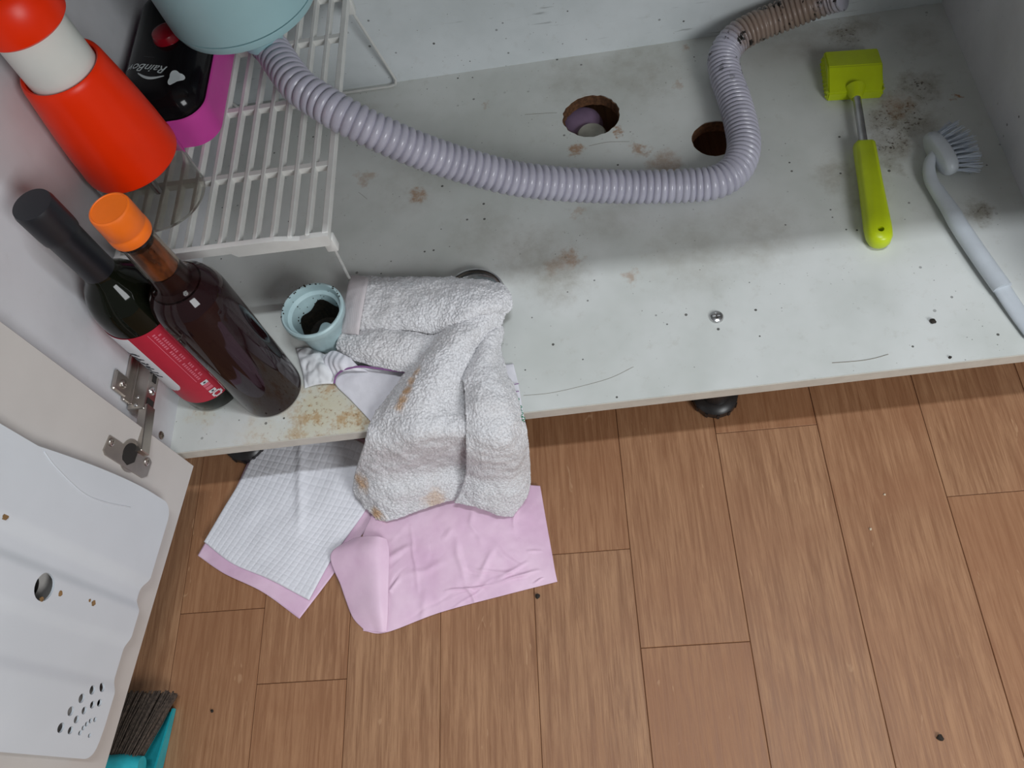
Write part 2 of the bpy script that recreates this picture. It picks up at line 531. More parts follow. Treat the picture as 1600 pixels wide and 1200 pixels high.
# glass kinds
def glass(name, col, rough=0.03, tr=1.0, ior=1.45):
    t = NT(name)
    c = t.coord()
    t.set(Base_Color=t.mix(t.noise(c, 20), tuple(x * 0.95 for x in col), col), Roughness=rough, Transmission_Weight=tr, IOR=ior)
    return t.m
M['amber_glass'] = glass('clear_bottle_glass', (0.80, 0.66, 0.56), 0.03, 1.0, 1.22)
M['clear_cup'] = glass('smoky_clear_plastic', (0.86, 0.85, 0.82), 0.06, 1.0, 1.15)
t = NT('dark_red_brown_liquid')
t.set(Base_Color=t.mix(t.noise(t.coord(), 12), (0.016, 0.005, 0.007), (0.024, 0.008, 0.010)), Roughness=0.15, Specular_IOR_Level=0.2)
M['liquid'] = t.m
M['filled_glass'] = plain('glass_full_of_dark_syrup', (0.017, 0.006, 0.007), 0.05, var=0.1, scale=12, spec=0.3)
t = NT('amber_residue')
t.set(Base_Color=t.mix(t.ramp(t.noise(t.coord((1, 1, 0.5)), 70, 3), 0.4, 0.65), (0.10, 0.035, 0.02), (0.42, 0.15, 0.05)), Roughness=0.3, Alpha=0.75)
M['residue'] = t.m

# cloths
t = NT('grey_terry')
c = t.coord()
n1 = t.noise(c, 520, 3, 0.7)
n2 = t.noise(c, 14, 3)
col = t.mix(t.ramp(n1, 0.30, 0.62), srgb(188, 186, 188), srgb(230, 229, 231))
col = t.mix(t.ramp(n2, 0.4, 0.7, 0, 0.25), col, srgb(196, 190, 186))
wn = t.noise(c, 90, 4, 0.7)
warp = t.n('ShaderNodeVectorMath', operation='MULTIPLY'); t.t.links.new(c, warp.inputs[0]); warp.inputs[1].default_value = (1, 1, 1)
def mark(px, py, z, r, s):
    p = at(px, py, z)
    d = t.n('ShaderNodeVectorMath', operation='DISTANCE'); t.t.links.new(c, d.inputs[0]); d.inputs[1].default_value = p
    dd = t.math('ADD', d.outputs['Value'], t.math('MULTIPLY', t.math('SUBTRACT', wn, 0.5), r * 1.1))
    return t.ramp(dd, 0.25 * r, 1.1 * r, s, 0)
acc = None
for a in [(618, 633, .170, .011, .9), (625, 621, .170, .010, .9), (632, 608, .170, .010, .85), (640, 594, .170, .008, .7), (649, 580, .170, .008, .6),
          (572, 750, .045, .017, .8), (566, 745, .045, .012, .7), (592, 800, .02, .012, .85), (605, 806, .016, .010, .7), (680, 775, .03, .020, .5), (580, 700, .10, .01, .3)]:
    k = mark(*a)
    acc = k if acc is None else t.math('MAXIMUM', acc, k)
col = t.mix(acc, col, srgb(196, 150, 96))
t.set(Base_Color=col, Roughness=0.95, Specular_IOR_Level=0.1, Sheen_Weight=0.15)
t.bump(t.math('ADD', n1, t.noise(c, 900, 2)), 0.55, 0.0010)
M['terry'] = t.m
t = NT('grey_woven_hem')
c = t.coord()
wv = t.n('ShaderNodeTexWave'); t.t.links.new(c, wv.inputs[0]); wv.inputs['Scale'].default_value = 260; wv.inputs['Distortion'].default_value = 2
t.set(Base_Color=t.mix(wv.outputs['Fac'], srgb(198, 190, 192), srgb(216, 208, 209)), Roughness=0.9, Specular_IOR_Level=0.15)
t.bump(wv.outputs['Fac'], 0.25, 0.0005)
M['hem'] = t.m
M['white_cloth'] = plain('white_cotton', srgb(226, 224, 230), 0.9, var=0.03, scale=120, spec=0.15, bump=0.3, bscale=900)
M['tissue'] = plain('white_tissue', srgb(228, 228, 230), 0.9, var=0.03, scale=60, spec=0.15)
M['pad_white'] = plain('white_pad_fleece', srgb(236, 236, 242), 0.95, var=0.02, scale=50, spec=0.1, bump=0.3, bscale=600)
t = NT('pink_film')
c = t.coord()
t.set(Base_Color=t.mix(t.ramp(t.noise(c, 16, 4), 0.3, 0.7), srgb(224, 186, 212), srgb(240, 208, 228)), Roughness=0.5, Specular_IOR_Level=0.3)
t.bump(t.noise(c, 160, 3), 0.2, 0.0008)
M['pink_film'] = t.m

# ================================================================== setting: plank floor
ZB = 0.13          # top of the cabinet floor
floor = obj('floor', box(-1.3, 1.2, -0.9, 1.05, -0.02, -0.0012), M['joint'])
floor['kind'] = 'structure'
floor['label'] = 'warm brown oak-look plank floor in front of and under the cabinet'
xs = [-1.15, -1.045, -0.94, -0.835, -0.73, -0.625, -0.522, -0.418, -0.314, -0.209, -0.1025, 0.0085, 0.1225, 0.2385, 0.356, 0.472, 0.588, 0.70, 0.815, 0.93, 1.05]
jy = [.30, -.2, .45, .02, .33, -.1, .22, .136, -.35, -.22, .257, .149, .387, -.13, .288, -.05, .4, .1, -.3, .2]
for i in range(len(xs) - 1):
    ys = [y for y in (jy[i] - 0.92, jy[i], jy[i] + 0.92)]
    ys = [-0.85] + [y for y in ys if -0.8 < y < 1.0] + [1.03]
    for y0, y1 in zip(ys, ys[1:]):
        g = 0.0003
        o = obj('plank', box(xs[i] + g, xs[i + 1] - g, y0 + g, y1 - g, -0.008, 0.0, 0.0005, 1), M['floor'], floor, smooth=False)

wb = obj('wall_back', box(-1.3, 1.2, 0.955, 1.0, 0, 1.4), plain('painted_wall', srgb(205, 203, 198), 0.7), smooth=False)
wb['kind'] = 'structure'
for k_, (xa, xb) in enumerate(((-0.52, -0.505), (0.495, 0.51))):
    tr_ = obj('light_block_%d' % (k_ + 1), box(xa, xb, 0.46, 0.95, 0.0, 0.112), plain('grey_block', srgb(120, 112, 104), 0.6), smooth=False)  # unseen boards added to keep light out from under the cabinet
    tr_['kind'] = 'structure'
# ================================================================== cabinet
XL, XR = -0.489, 0.4745
YB = 0.8995
cab = thing('sink_cabinet', 'white laminate under-sink cabinet standing open, its floor stained', 'cabinet', (0, 0.6, 0))
TH = 0.0155
def jag(cx, cy, r, n, amp, seed):
    rnd = random.Random(seed)
    return [(cx + (r + rnd.uniform(-amp, amp)) * math.cos(2 * math.pi * k / n), cy + (r + rnd.uniform(-amp, amp)) * math.sin(2 * math.pi * k / n)) for k in range(n)]
h1 = jag(0.0155, 0.788, 0.0365, 44, 0.0012, 1)
h2 = jag(0.163, 0.7225, 0.0285, 40, 0.0006, 2)
yL, yR = 0.3675, 0.3885
bot = obj('bottom_panel', prism([(XL, yL), (XR + 0.0, yR), (XR, YB), (XL, YB)], ZB - TH, ZB, (h1, h2)), M['board'], cab, smooth=False)
bot['label'] = 'stained white cabinet floor with two sawn pipe holes'
for nm, h, lab in (('hole_edge', h1, 'raw brown chipboard rim of sawn hole'), ('hole_edge', h2, 'raw brown chipboard rim of sawn hole')):
    cx = sum(p[0] for p in h) / len(h); cy = sum(p[1] for p in h) / len(h)
    inn = [(cx + (x - cx) * 0.965, cy + (y - cy) * 0.965) for x, y in h]
    outr = [(cx + (x - cx) * 0.999, cy + (y - cy) * 0.999) for x, y in h]
    r = obj(nm, prism(outr, ZB - TH - 0.0005, ZB - 0.0012, (inn,)), M['chip'], bot, smooth=False)
    r['label'] = lab
obj('edge_band', prism([(XL, yL - 0.0012), (XR, yR - 0.0012), (XR, yR - 0.0001), (XL, yL - 0.0001)], ZB - TH, ZB - 0.0004), M['band'], bot, smooth=False)
def screw_bm(r, h, c, cross=0.0035, Mx=None):
    bm = lathe([(0, h), (r * .5, h * .95), (r * .85, h * .6), (r, 0.0), (r, -0.001), (0, -0.001)], 24)
    bmesh.ops.recalc_face_normals(bm, faces=bm.faces[:])
    cut = bmesh.new()
    bx(cut, -cross * .5 * 1.4, cross * .5 * 1.4, -cross * .16, cross * .16, h * .4, h * 2)
    bm = with_boolean(bm, cut)
    cut = bmesh.new()
    bx(cut, -cross * .16, cross * .16, -cross * .5 * 1.4, cross * .5 * 1.4, h * .4, h * 2)
    bm = with_boolean(bm, cut)
    X = Matrix.Translation(c) @ (Mx if Mx else Matrix.Identity(4))
    for v in bm.verts:
        v.co = X @ v.co
    return bm
s = obj('screw', screw_bm(0.0078, 0.0028, (0.126, 0.468, ZB + 0.0006), 0.006), M['steel'], bot)
s['label'] = 'steel cross-head bolt in the cabinet floor'
# hairline scratches and hairs lying flat on the floor panel
for pts, wd in (([(818, 618), (860, 614), (910, 603), (955, 590), (992, 572)], .0007), ([(1300, 567), (1340, 564), (1365, 560), (1390, 553)], .0013),
                ([(820, 179), (850, 177), (872, 176)], .0006), ([(920, 228), (950, 222), (985, 221)], .0006),
                ([(560, 300), (575, 312)], .0006)):
    path = spline([at(x, y, ZB + 0.0002) for x, y in pts], 0.003)
    bm = tube(path, wd * .24, 6)
    obj('scratch', bm, M['scuff'], bot)
obj('back_panel', box(XL - .016, XR + .016, YB, YB + 0.012, 0.09, 0.80), M['back'], cab, smooth=False)
sl = obj('side_panel', box(XL - 0.0155, XL, yL, YB + .012, 0.115, 0.80), M['wall_laminate'], cab, smooth=False)
sr = obj('side_panel', box(XR, XR + 0.0155, yR, YB + .012, 0.115, 0.80), M['wall_laminate'], cab, smooth=False)
s = obj('screw', screw_bm(0.0045, 0.0012, (XL + 0.0008, 0.380, 0.152), 0.004, Matrix.Rotation(math.pi / 2, 4, 'Y')), M['rust_steel'], sl)
obj('front_rail', box(XL, XR, 0.425, 0.441, 0.735, 0.80, 0.0005), M['wall_laminate'], cab, smooth=False)
for fx, fy in ((0.1275, 0.4315), (-0.462, 0.43), (0.1275, 0.83), (-0.455, 0.83), (0.45, 0.83)):
    f = obj('foot', lathe([(0, 0), (0.0245, 0), (0.0262, 0.003), (0.0262, 0.012), (0.023, 0.016), (0.0165, 0.018), (0.0165, 0.085), (0.024, 0.087), (0.026, 0.09), (0.026, 0.1135), (0, 0.1135)], 32, (fx, fy, 0)), M['blackfoot'], cab)
    bm = bmesh.new()
    for k in range(12):
        a = 2 * math.pi * k / 12
        bx(bm, 0.0225, 0.0272, -0.0016, 0.0016, 0.002, 0.011, M=Matrix.Translation((fx, fy, 0)) @ Matrix.Rotation(a, 4, 'Z'))
    obj('foot_grip', bm, M['blackfoot'], f, smooth=False)

# --- open door with moulded liner
DP = Vector((-0.4661, 0.3564, 0.115))
DU = Vector((-0.13769319, -0.99047493, 0))
DN = Vector((0.99047493, -0.13769319, 0))          # towards the viewer side (inner face)
DM = Matrix(((DU.x, 0, DN.x, DP.x), (DU.y, 0, DN.y, DP.y), (0, 1, 0, 0), (0, 0, 0, 1)))   # (u, z, offset) -> world
def door_uv(px, py, off=0.0):
    d = ray(px, py)
    o = DP + DN * off
    t_ = (o - CAM).dot(DN) / d.dot(DN)
    p = CAM + d * t_
    return ((p - DP).dot(DU), p.z)
def D(bm):
    for v in bm.verts:
        v.co = DM @ v.co
    return bm
_hu, _hz = door_uv(68, 917, 0.014)
_dc = lathe([(0, -0.0165), (0.0112, -0.0165), (0.0112, 0.01), (0, 0.01)], 32, (_hu, _hz, 0))
bmesh.ops.recalc_face_normals(_dc, faces=_dc.faces[:])
_db = box(0, 0.46, 0.115, 0.795, -0.018, 0, 0.0006, 1)
bmesh.ops.recalc_face_normals(_db, faces=_db.faces[:])
door = obj('door', D(with_boolean(_db, _dc)), M['door'], cab, smooth=False)
door['label'] = 'cream door hanging open with a moulded plastic liner inside'
# relief profile across u for the liner (vertical ribs)
def relief(u):
    def st(a, b):
        x = max(0, min(1, (u - a) / (b - a)))
        return x * x * (3 - 2 * x)
    return 0.0100 - 0.0050 * st(.135, .150) + 0.0040 * st(.158, .170) - 0.0030 * st(.192, .206) + 0.0030 * st(.232, .246) - 0.001 * st(.27, .30)
OFF = 0.012
def liner_left(z):          # hinge-side outline u(z)
    return 0.060 + 0.018 * max(0, min(1, (z - 0.20) / 0.16)) ** 1.5
zl0, zl1, u1 = 0.1575, 0.63, 0.302
bm = bmesh.new()
nu, nz_ = 120, 90
rows = []
for j in range(nz_ + 1):
    z = zl0 + (zl1 - zl0) * (j / nz_) ** 1.35
    r = []
    ul = liner_left(z)
    # rounded corners
    rc = 0.016
    dz = z - zl0
    ins = rc - math.sqrt(max(0, rc * rc - (rc - dz) ** 2)) if dz < rc else 0.0
    for i in range(nu + 1):
        u = ul + ins + (u1 - ins - ul - ins) * i / nu
        zz = z
        if j < 3:
            zz += 0.0035 * (0.0100 - relief(u)) / 0.004 * (1 - j / 3)
        r.append(bm.verts.new((u, zz, OFF + relief(u) - 0.0100 + 0.004)))
    rows.append(r)
for j in range(nz_):
    for i in range(nu):
        bm.faces.new((rows[j][i], rows[j][i + 1], rows[j + 1][i + 1], rows[j + 1][i]))
low = [[bm.verts.new(v.co - Vector((0, 0, 0.0020))) for v in r] for r in rows]
for j in range(nz_):
    for i in range(nu):
        bm.faces.new((low[j][i], low[j + 1][i], low[j + 1][i + 1], low[j][i + 1]))
ring = [(0, i) for i in range(nu + 1)] + [(j, nu) for j in range(1, nz_ + 1)] + [(nz_, i) for i in range(nu - 1, -1, -1)] + [(j, 0) for j in range(nz_ - 1, 0, -1)]
skirt = [rows[j][i].co.copy() for j, i in ring]
for (a_, b_), (c_, d_) in zip(ring, ring[1:] + ring[:1]):
    bm.faces.new((rows[a_][b_], low[a_][b_], low[c_][d_], rows[c_][d_]))
bmesh.ops.recalc_face_normals(bm, faces=bm.faces[:])
cut = bmesh.new()
holes = [((68, 917), .0115), ((159, 1074), .0040), ((143, 1078), .0040), ((126, 1091), .0040), ((109, 1111), .0040), ((94, 1137), .0042), ((154, 1098), .0033), ((143, 1101), .0033), ((130, 1110), .0033),
         ((118, 1124), .0033), ((109, 1141), .0033), ((147, 1124), .0022), ((140, 1126), .0022), ((134, 1131), .0022), ((129, 1137), .0022), ((124, 1145), .0022), ((139, 1149), .0020)]
for (px, py), r in holes:
    u, z = door_uv(px, py, 0.014)
    lathe_into(cut, [(0, 0.004), (r, 0.004), (r, 0.03), (0, 0.03)], 24, (u, z, 0))
bmesh.ops.recalc_face_normals(cut, faces=cut.faces[:])
bm = with_boolean(bm, cut)
ln = obj('door_liner', D(bm), M['liner'], door, sharp=50)
bm = bmesh.new()
sk_o = [(bm.verts.new(p - Vector((0, 0, 0.0012))), bm.verts.new((p.x, p.y, 0.0))) for p in skirt]
for (a_, b_), (c_, d_) in zip(sk_o, sk_o[1:] + sk_o[:1]):
    bm.faces.new((a_, b_, d_, c_))
bmesh.ops.solidify(bm, geom=bm.faces[:], thickness=0.0012)
obj('liner_rim', D(bm), M['liner'], door, sharp=60)
ln['label'] = 'white moulded liner with vertical ribs, a round hole and small drilled dots'
arc = [door_uv(*p, 0.0165) for p in ((70, 706), (88, 730), (130, 770), (165, 785), (205, 793))]
path = spline([DM @ Vector((u, z, 0.0160)) for u, z in arc], 0.004)
obj('embossed_line', tube(path, 0.0007, 8), M['liner'], door)
hl_ = obj('hole_shade_cup', D(lathe([(0, -0.0160), (0.0110, -0.0160), (0.0110, 0.0005), (0.0105, 0.0005), (0.0105, -0.0154), (0, -0.0154)], 32, (_hu, _hz, 0))), M['dark'], door)  # near-black cup added so the hole reads as unlit depth
hl_['label'] = 'dark cup standing in for shade in the round liner hole'
for px, py, r in ((91, 927, .0024), (62, 936, .0020), (143, 942, .0026), (137, 938, .0014), (5, 806, .0030)):
    u, z = door_uv(px, py, 0.013)
    lp = [(u + r * (1 + .5 * noise.noise(Vector((k * .7, px, 0)))) * math.cos(2 * math.pi * k / 14), z + r * (1 + .5 * noise.noise(Vector((k * .7, py, 3)))) * math.sin(2 * math.pi * k / 14)) for k in range(14)]
    hh = OFF + relief(u) - 0.0100 + 0.0040
    obj('rust_stain', D(prism(lp, hh - .0006, hh + .0003)), M['rust_mark'], door, smooth=False)
# hinge cup screwed on the door
u0, z0 = door_uv(200, 712)
out = [door_uv(*p) for p in ((170, 680), (160, 703), (163, 711), (220, 747), (228, 744), (235, 722), (232, 716), (213, 708), (208, 722), (196, 727), (188, 717), (192, 695), (186, 690))]
bm = prism(out, 0.0, 0.0016)
cupo = obj('hinge_cup', D(bm), M['chrome'], door, smooth=False)
cupo['label'] = 'nickel hinge cup plate screwed to the door'
uc, zc = door_uv(203, 712)
bm = lathe([(0, 0.0006), (0.0135, 0.0006), (0.0135, 0.0012), (0.0165, 0.0012), (0.0165, 0), (0, 0)], 32, (uc, zc, 0.0))
cd = obj('hinge_cup_well', D(bm), M['chrome'], door)
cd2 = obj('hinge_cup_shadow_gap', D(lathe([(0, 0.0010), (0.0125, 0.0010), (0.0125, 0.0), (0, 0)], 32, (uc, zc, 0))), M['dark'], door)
for p in ((172, 691), (227, 722)):
    u, z = door_uv(*p)
    b = screw_bm(0.0042, 0.0015, (u, z, 0.0018), 0.004)
    obj('screw', D(b), M['chrome'], door)

# --- hinge arm and mounting plate on the side panel
hg = obj('hinge', box(XL + .0005, XL + 0.0045, 0.384, 0.436, 0.200, 0.233, 0.0008, 1), M['chrome'], cab, smooth=False)
hg['label'] = 'nickel concealed hinge arm fixed to the left panel'
bm = bmesh.new()
bx(bm, XL + .0005, XL + 0.0050, 0.387, 0.409, 0.230, 0.2525, 0.0014, 1)
obj('mounting_wing', bm, M['chrome'], hg, smooth=False)
obj('screw', screw_bm(0.0048, 0.0018, (XL + 0.0060, 0.398, 0.240), 0.004, Matrix.Rotation(math.pi / 2, 4, 'Y')), M['chrome'], hg)
bm = bmesh.new()
armM = Matrix.Translation((XL, 0.413, 0.2145))
bx(bm, 0.003, 0.0215, -0.036, 0.030, -0.0085, 0.0085, 0.0008, 1, M=armM)
obj('hinge_arm', bm, M['chrome'], hg, smooth=False)
obj('arm_rib', box(0.004, 0.0075, -0.030, 0.028, 0.0085, 0.0100, 0.0004, 1, M=armM), M['chrome'], hg, smooth=False)
for ya, yb_, zz in ((-0.034, -0.022, 0.0055), (-0.002, 0.006, 0.003)):
    obj('arm_slot', box(0.0216, 0.0222, ya, yb_, -zz, zz, 0.0, M=armM), M['dark'], hg, smooth=False)
for yy in (0.018, -0.012):
    obj('screw', screw_bm(0.0046, 0.0016, (XL + 0.0222, 0.413 + yy, 0.2145), 0.004, Matrix.Rotation(math.pi / 2, 4, 'Y')), M['steel'], hg)
a = Vector((XL + 0.0185, 0.379, 0.2145)); b = DM @ Vector((0.024, 0.2245, 0.0015))
v = (b - a); L = v.length; v.normalize()
zax = Vector((0, 0, 1)); yax = zax.cross(v)
LM = Matrix(((v.x, yax.x, 0, a.x), (v.y, yax.y, 0, a.y), (0, 0, 1, a.z), (0, 0, 0, 1)))
obj('hinge_link', box(-0.004, L + 0.002, -0.004, 0.006, -0.0075, 0.0075, 0.0008, 1, M=LM), M['chrome'], hg, smooth=False)
for yy, zz in ((-0.022, 0.0), (-0.031, 0.005)):
    obj('rivet', lathe([(0, .0012), (.0016, .001), (.0022, 0), (0, 0)], 16, (XL + .012, 0.413 + yy, 0.2145 + 0.0085)), M['steel'], hg)

# countertop with its sink bowl over the cabinet (above the frame, shades the inside)
ct = thing('countertop', 'grey stone countertop over the cabinet', 'countertop', (0, 0.66, 0.80))
obj('slab', box(XL - .03, XR + .03, 0.42, 0.93, 0.8005, 0.83, 0.003), M['stone'], ct)
sk = thing('sink_bowl', 'steel sink bowl hanging under the countertop', 'sink', (-0.20, 0.66, 0.61))
bm = prism(rrect(-0.46, 0.06, 0.475, 0.86, 0.06), 0.62, 0.8003)
obj('bowl', bm, M['steel'], sk, sharp=50)

# ================================================================== drain trap and hose
DX, DY, DZ = -0.328, 0.746, 0.385
DS = 0.0782 / 0.0635
dr = thing('sink_drain_basket', 'pale teal sink drain basket hanging above the white rack', 'drain', (DX, DY, DZ))
prof = [(r * DS, z) for r, z in ((0.018, -0.002), (0.045, -0.002), (0.056, 0.001), (0.0615, 0.006), (0.0635, 0.0135))]
body = obj('basket_base', lathe(prof + [(0.0635 * DS, 0.0150), (0.0, 0.0150)], 72, (DX, DY, DZ)), M['teal'], dr)
obj('basket_body', lathe([(0, 0.0158), (0.0627 * DS, 0.0158), (0.0637 * DS, 0.0166), (0.0650 * DS, 0.06), (0.067 * DS, 0.228), (0.067 * DS, 0.2345), (0, 0.2345)], 72, (DX, DY, DZ)), M['teal'], dr)
obj('outlet', lathe([(0.0, -0.044), (0.0200, -0.044), (0.0205, -0.042), (0.0222, -0.041), (0.0222, -0.024), (0.0212, -0.022), (0.0212, -0.018), (0.0190, -0.016), (0.0190, 0.0), (0, 0.0)], 40, (DX, DY, DZ)), M['teal'], dr)

hose_pts = [Vector((DX, DY, DZ - .0446)), Vector((DX + .004, DY - .001, DZ - .051)), at(463, 131, .331), at(500, 158, .325), at(540, 182, .3155), at(592, 208, .295), at(650, 233, .268), at(720, 257, .236),
            at(800, 278, .206), at(870, 287, .184), at(940, 291, .166), at(1010, 292, .1535), at(1075, 290, .1500), at(1120, 284, .1500), at(1150, 264, .1500), at(1162, 232, .1500), at(1158, 196, .1500),
            at(1147, 155, .1500), at(1134, 118, .1500), at(1131, 88, .1510), at(1150, 60, .156), at(1185, 40, .162), at(1225, 24, .170), at(1262, 9, .180), at(1295, -4, .190), at(1318, -10, .198)]
HSTEP = 0.0009
path = spline(hose_pts, HSTEP)
RH = 0.0195
phase = [0.0]
for i in range(1, len(path)):
    fr = i / len(path)
    pit = 0.0090 if fr < .52 else (0.0090 - 0.0026 * min(1, (fr - .52) / .12))
    phase.append(phase[-1] + HSTEP / pit)
def hose_r(i):
    g_ = 0.5 - 0.5 * math.cos(2 * math.pi * phase[i])
    return RH - 0.0026 * g_ ** 5 + 0.0004 * (1 - g_) ** 6
hose = obj('drain_hose', tube(path, hose_r, 36), M['hose'], sharp=80)
tag(hose, 'lilac-grey corrugated drain hose curving across the cabinet floor', 'hose')
# pipe fitting seen through the larger hole
pq = at(918, 196, 0.095)
pf = thing('floor_drain_pipe', 'mauve drain pipe with grey end seen down the left sawn hole', 'pipe', (pq.x, pq.y, 0))
obj('pipe', lathe([(0, 0), (0.027, 0), (0.027, 0.088), (0.0235, 0.0955), (0.016, 0.099), (0, 0.100)], 40, (pq.x - .006, pq.y + .010, 0)), M['mauve'], pf)
pe = at(924, 208, 0.105)
obj('pipe_end', lathe([(0, 0.07), (0.017, 0.07), (0.019, 0.074), (0.019, 0.103), (0.017, 0.1055), (0, 0.106)], 32, (pe.x, pe.y, 0.0)), M['grey_dirt'], pf)

# ================================================================== white rack with what stands on it
RX0, RX1, RY0, RY1, RZ = -0.484, -0.2575, 0.5145, 0.875, 0.295
rk = thing('shelf_rack', 'white plastic slatted rack on wire legs against the left panel', 'rack', ((RX0 + RX1) / 2, (RY0 + RY1) / 2, ZB))
ns = 12
for k in range(ns + 1):
    x = RX0 + 0.003 + (RX1 - RX0 - 0.006) * k / ns
    wd = 0.0032 if k in (0, ns) else 0.0022
    obj('slat', box(x - wd, x + wd, RY0, RY1, RZ - 0.009, RZ, 0.0006, 1), M['white_rack'], rk, smooth=False)
for y in (0.606, 0.703, 0.800, RY1 - 0.003):
    obj('cross_bar', box(RX0, RX1, y - 0.0035, y + 0.0035, RZ - 0.0085, RZ - 0.0006, 0.0005, 1), M['white_rack'], rk, smooth=False)
# front skirt with a stepped lower lip
o_ = [(RX0, RZ - 0.011), (RX1 - 0.105, RZ - 0.011), (RX1 - 0.100, RZ - 0.017), (RX1 - 0.004, RZ - 0.017), (RX1 + .0005, RZ - 0.012), (RX1 + .0005, RZ - 0.001), (RX1 - 0.018, RZ - 0.001), (RX1 - 0.030, RZ - 0.0035), (RX1 - .055, RZ + .0005), (RX0, RZ + 0.0005)]
bm = prism([(x, z) for x, z in o_], -0.003, 0.003)
for v in bm.verts:
    v.co = Vector((v.co.x, RY0 - 0.001 + v.co.z, v.co.y))
obj('front_skirt', bm, M['white_rack'], rk, smooth=False)
ff = at(550, 443, ZB + .002)
for x, q in ((RX1 - 0.004, Vector((ff.x, ff.y, ZB + .002))), (RX0 + 0.006, Vector((RX0 + .008, ff.y, ZB + .002)))):
    top_ = Vector((x, RY0 + .004, RZ - .016))
    obj('leg_socket', box(x - 0.006, x + 0.006, RY0 - .002, RY0 + .008, RZ - .030, RZ - .010, 0.0015), M['white_rack'], rk)
    obj('wire_leg', tube([top_, top_.lerp(q, .5), q], 0.0019, 10), M['wire'], rk)
zf = ZB + 0.0022
rf = at(621, 133, zf)
for x in (RX1 - 0.004, RX0 + 0.006):
    obj('leg_socket', box(x - 0.006, x + 0.006, RY1 - .010, RY1, RZ - .026, RZ - .006, 0.0015), M['white_rack'], rk)
A = [Vector((RX0 + .006, RY1 - .006, RZ - .018)), Vector((RX0 + .006, rf.y, zf + .012)), Vector((RX0 + .011, rf.y, zf + .002)), Vector((RX0 + .02, rf.y, zf)), Vector(((RX0 + RX1) / 2, rf.y, zf)),
     Vector((rf.x - 0.010, rf.y, zf)), Vector((rf.x - .002, rf.y, zf + .002)), Vector((rf.x, rf.y, zf + .010)), Vector((RX1 - 0.004, RY1 - .006, RZ - .018))]
pts = []
for p, q in zip(A, A[1:]):
    for k in range(6):
        pts.append(p.lerp(q, k / 6))
pts.append(A[-1])
obj('wire_leg', tube(pts, 0.0019, 10), M['wire'], rk)

# --- orange food chopper
CX, CY = -0.4405, 0.5855
ch = thing('food_chopper', 'orange and white plunger food chopper with a clear cup on the rack', 'chopper', (CX, CY, RZ))
obj('clear_cup', lathe([(0, 0.0008), (0.044, 0.0008), (0.0465, 0.003), (0.0468, 0.066), (0.0450, 0.066), (0.0448, 0.005), (0, 0.0045)], 64, (CX, CY, RZ + .0007)), M['clear_cup'], ch)
obj('blade_shaft', lathe([(0, 0.012), (0.004, 0.012), (0.005, 0.040), (0.012, 0.045), (0.013, 0.062), (0, 0.062)], 32, (CX, CY, RZ)), M['steel'], ch)
hs = obj('housing', lathe([(0, 0.063), (0.0450, 0.063), (0.0476, 0.065), (0.0478, 0.070), (0.0470, 0.078), (0.0462, 0.095), (0.0440, 0.120), (0.0415, 0.142), (0.0392, 0.160), (0.0380, 0.170), (0.0368, 0.1745), (0.0352, 0.1760), (0.0330, 0.1745), (0.0328, 0.168), (0, 0.168)], 72, (CX, CY, RZ)), M['orange'], ch)
obj('plunger_sleeve', lathe([(0, 0.160), (0.0312, 0.160), (0.0314, 0.172), (0.0306, 0.224), (0, 0.224)], 64, (CX, CY, RZ)), M['white_gloss'], ch)
obj('plunger_knob', lathe([(0, 0.221), (0.0350, 0.221), (0.0375, 0.2235), (0.0382, 0.229), (0.0372, 0.240), (0.0335, 0.252), (0.026, 0.260), (0.014, 0.264), (0, 0.265)], 72, (CX, CY, RZ)), M['orange'], ch)

# --- pink box with black lid
BX0, BX1, BY0, BY1 = -0.4835, -0.3865, 0.651, 0.848
pb = thing('storage_box', 'pink box with glossy black lettered lid and red knob on the rack', 'box', ((BX0 + BX1) / 2, (BY0 + BY1) / 2, RZ))
def loft(layers, mat, name, parent, n=10):
    bm = bmesh.new()
    rg = []
    for ins, z, r in layers:
        rg.append([bm.verts.new((x, y, z)) for x, y in rrect(BX0 + ins, BX1 - ins, BY0 + ins, BY1 - ins, r, n)])
    for a_, b_ in zip(rg, rg[1:]):
        m_ = len(a_)
        for k in range(m_):
            bm.faces.new((a_[k], a_[(k + 1) % m_], b_[(k + 1) % m_], b_[k]))
    bm.faces.new(rg[0][::-1]); bm.faces.new(rg[-1])
    return obj(name, bm, mat, parent, sharp=40)
loft([(0.004, RZ + .0008, .026), (0.002, RZ + .002, .028), (0, RZ + .036, .030), (0, RZ + .0400, .030), (0.0016, RZ + .0412, .0285), (0.003, RZ + .040, .027)], M['pink'], 'tray', pb)
ZL = RZ + 0.040
loft([(0.0032, ZL - .004, .027), (0.0032, ZL + .003, .027), (0.0055, ZL + .012, .0255), (0.010, ZL + .020, .024), (0.017, ZL + .0255, .02), (0.026, ZL + .0285, .014), (0.036, ZL + .0295, .008)], M['black_gloss'], 'lid', pb)
kp = at(258, 52, ZL + .034)
obj('knob', lathe([(0, .010), (.008, .0095), (.0135, .007), (.0155, .002), (.0155, -.004), (0, -.004)], 32, (kp.x, kp.y, ZL + .0300)), M['red_knob'], pb)
def lid_z(x, y):
    ins = min(x - BX0, BX1 - x, y - BY0, BY1 - y)
    for (i0, z_0), (i1, z_1) in zip([(.0032, .003), (.0055, .012), (.010, .020), (.017, .0255), (.026, .0285), (.036, .0295)], [(.0055, .012), (.010, .020), (.017, .0255), (.026, .0285), (.036, .0295), (.06, .0295)]):
        if ins <= i1:
            return ZL + z_0 + (z_1 - z_0) * max(0, (ins - i0) / (i1 - i0))
    return ZL + .0295
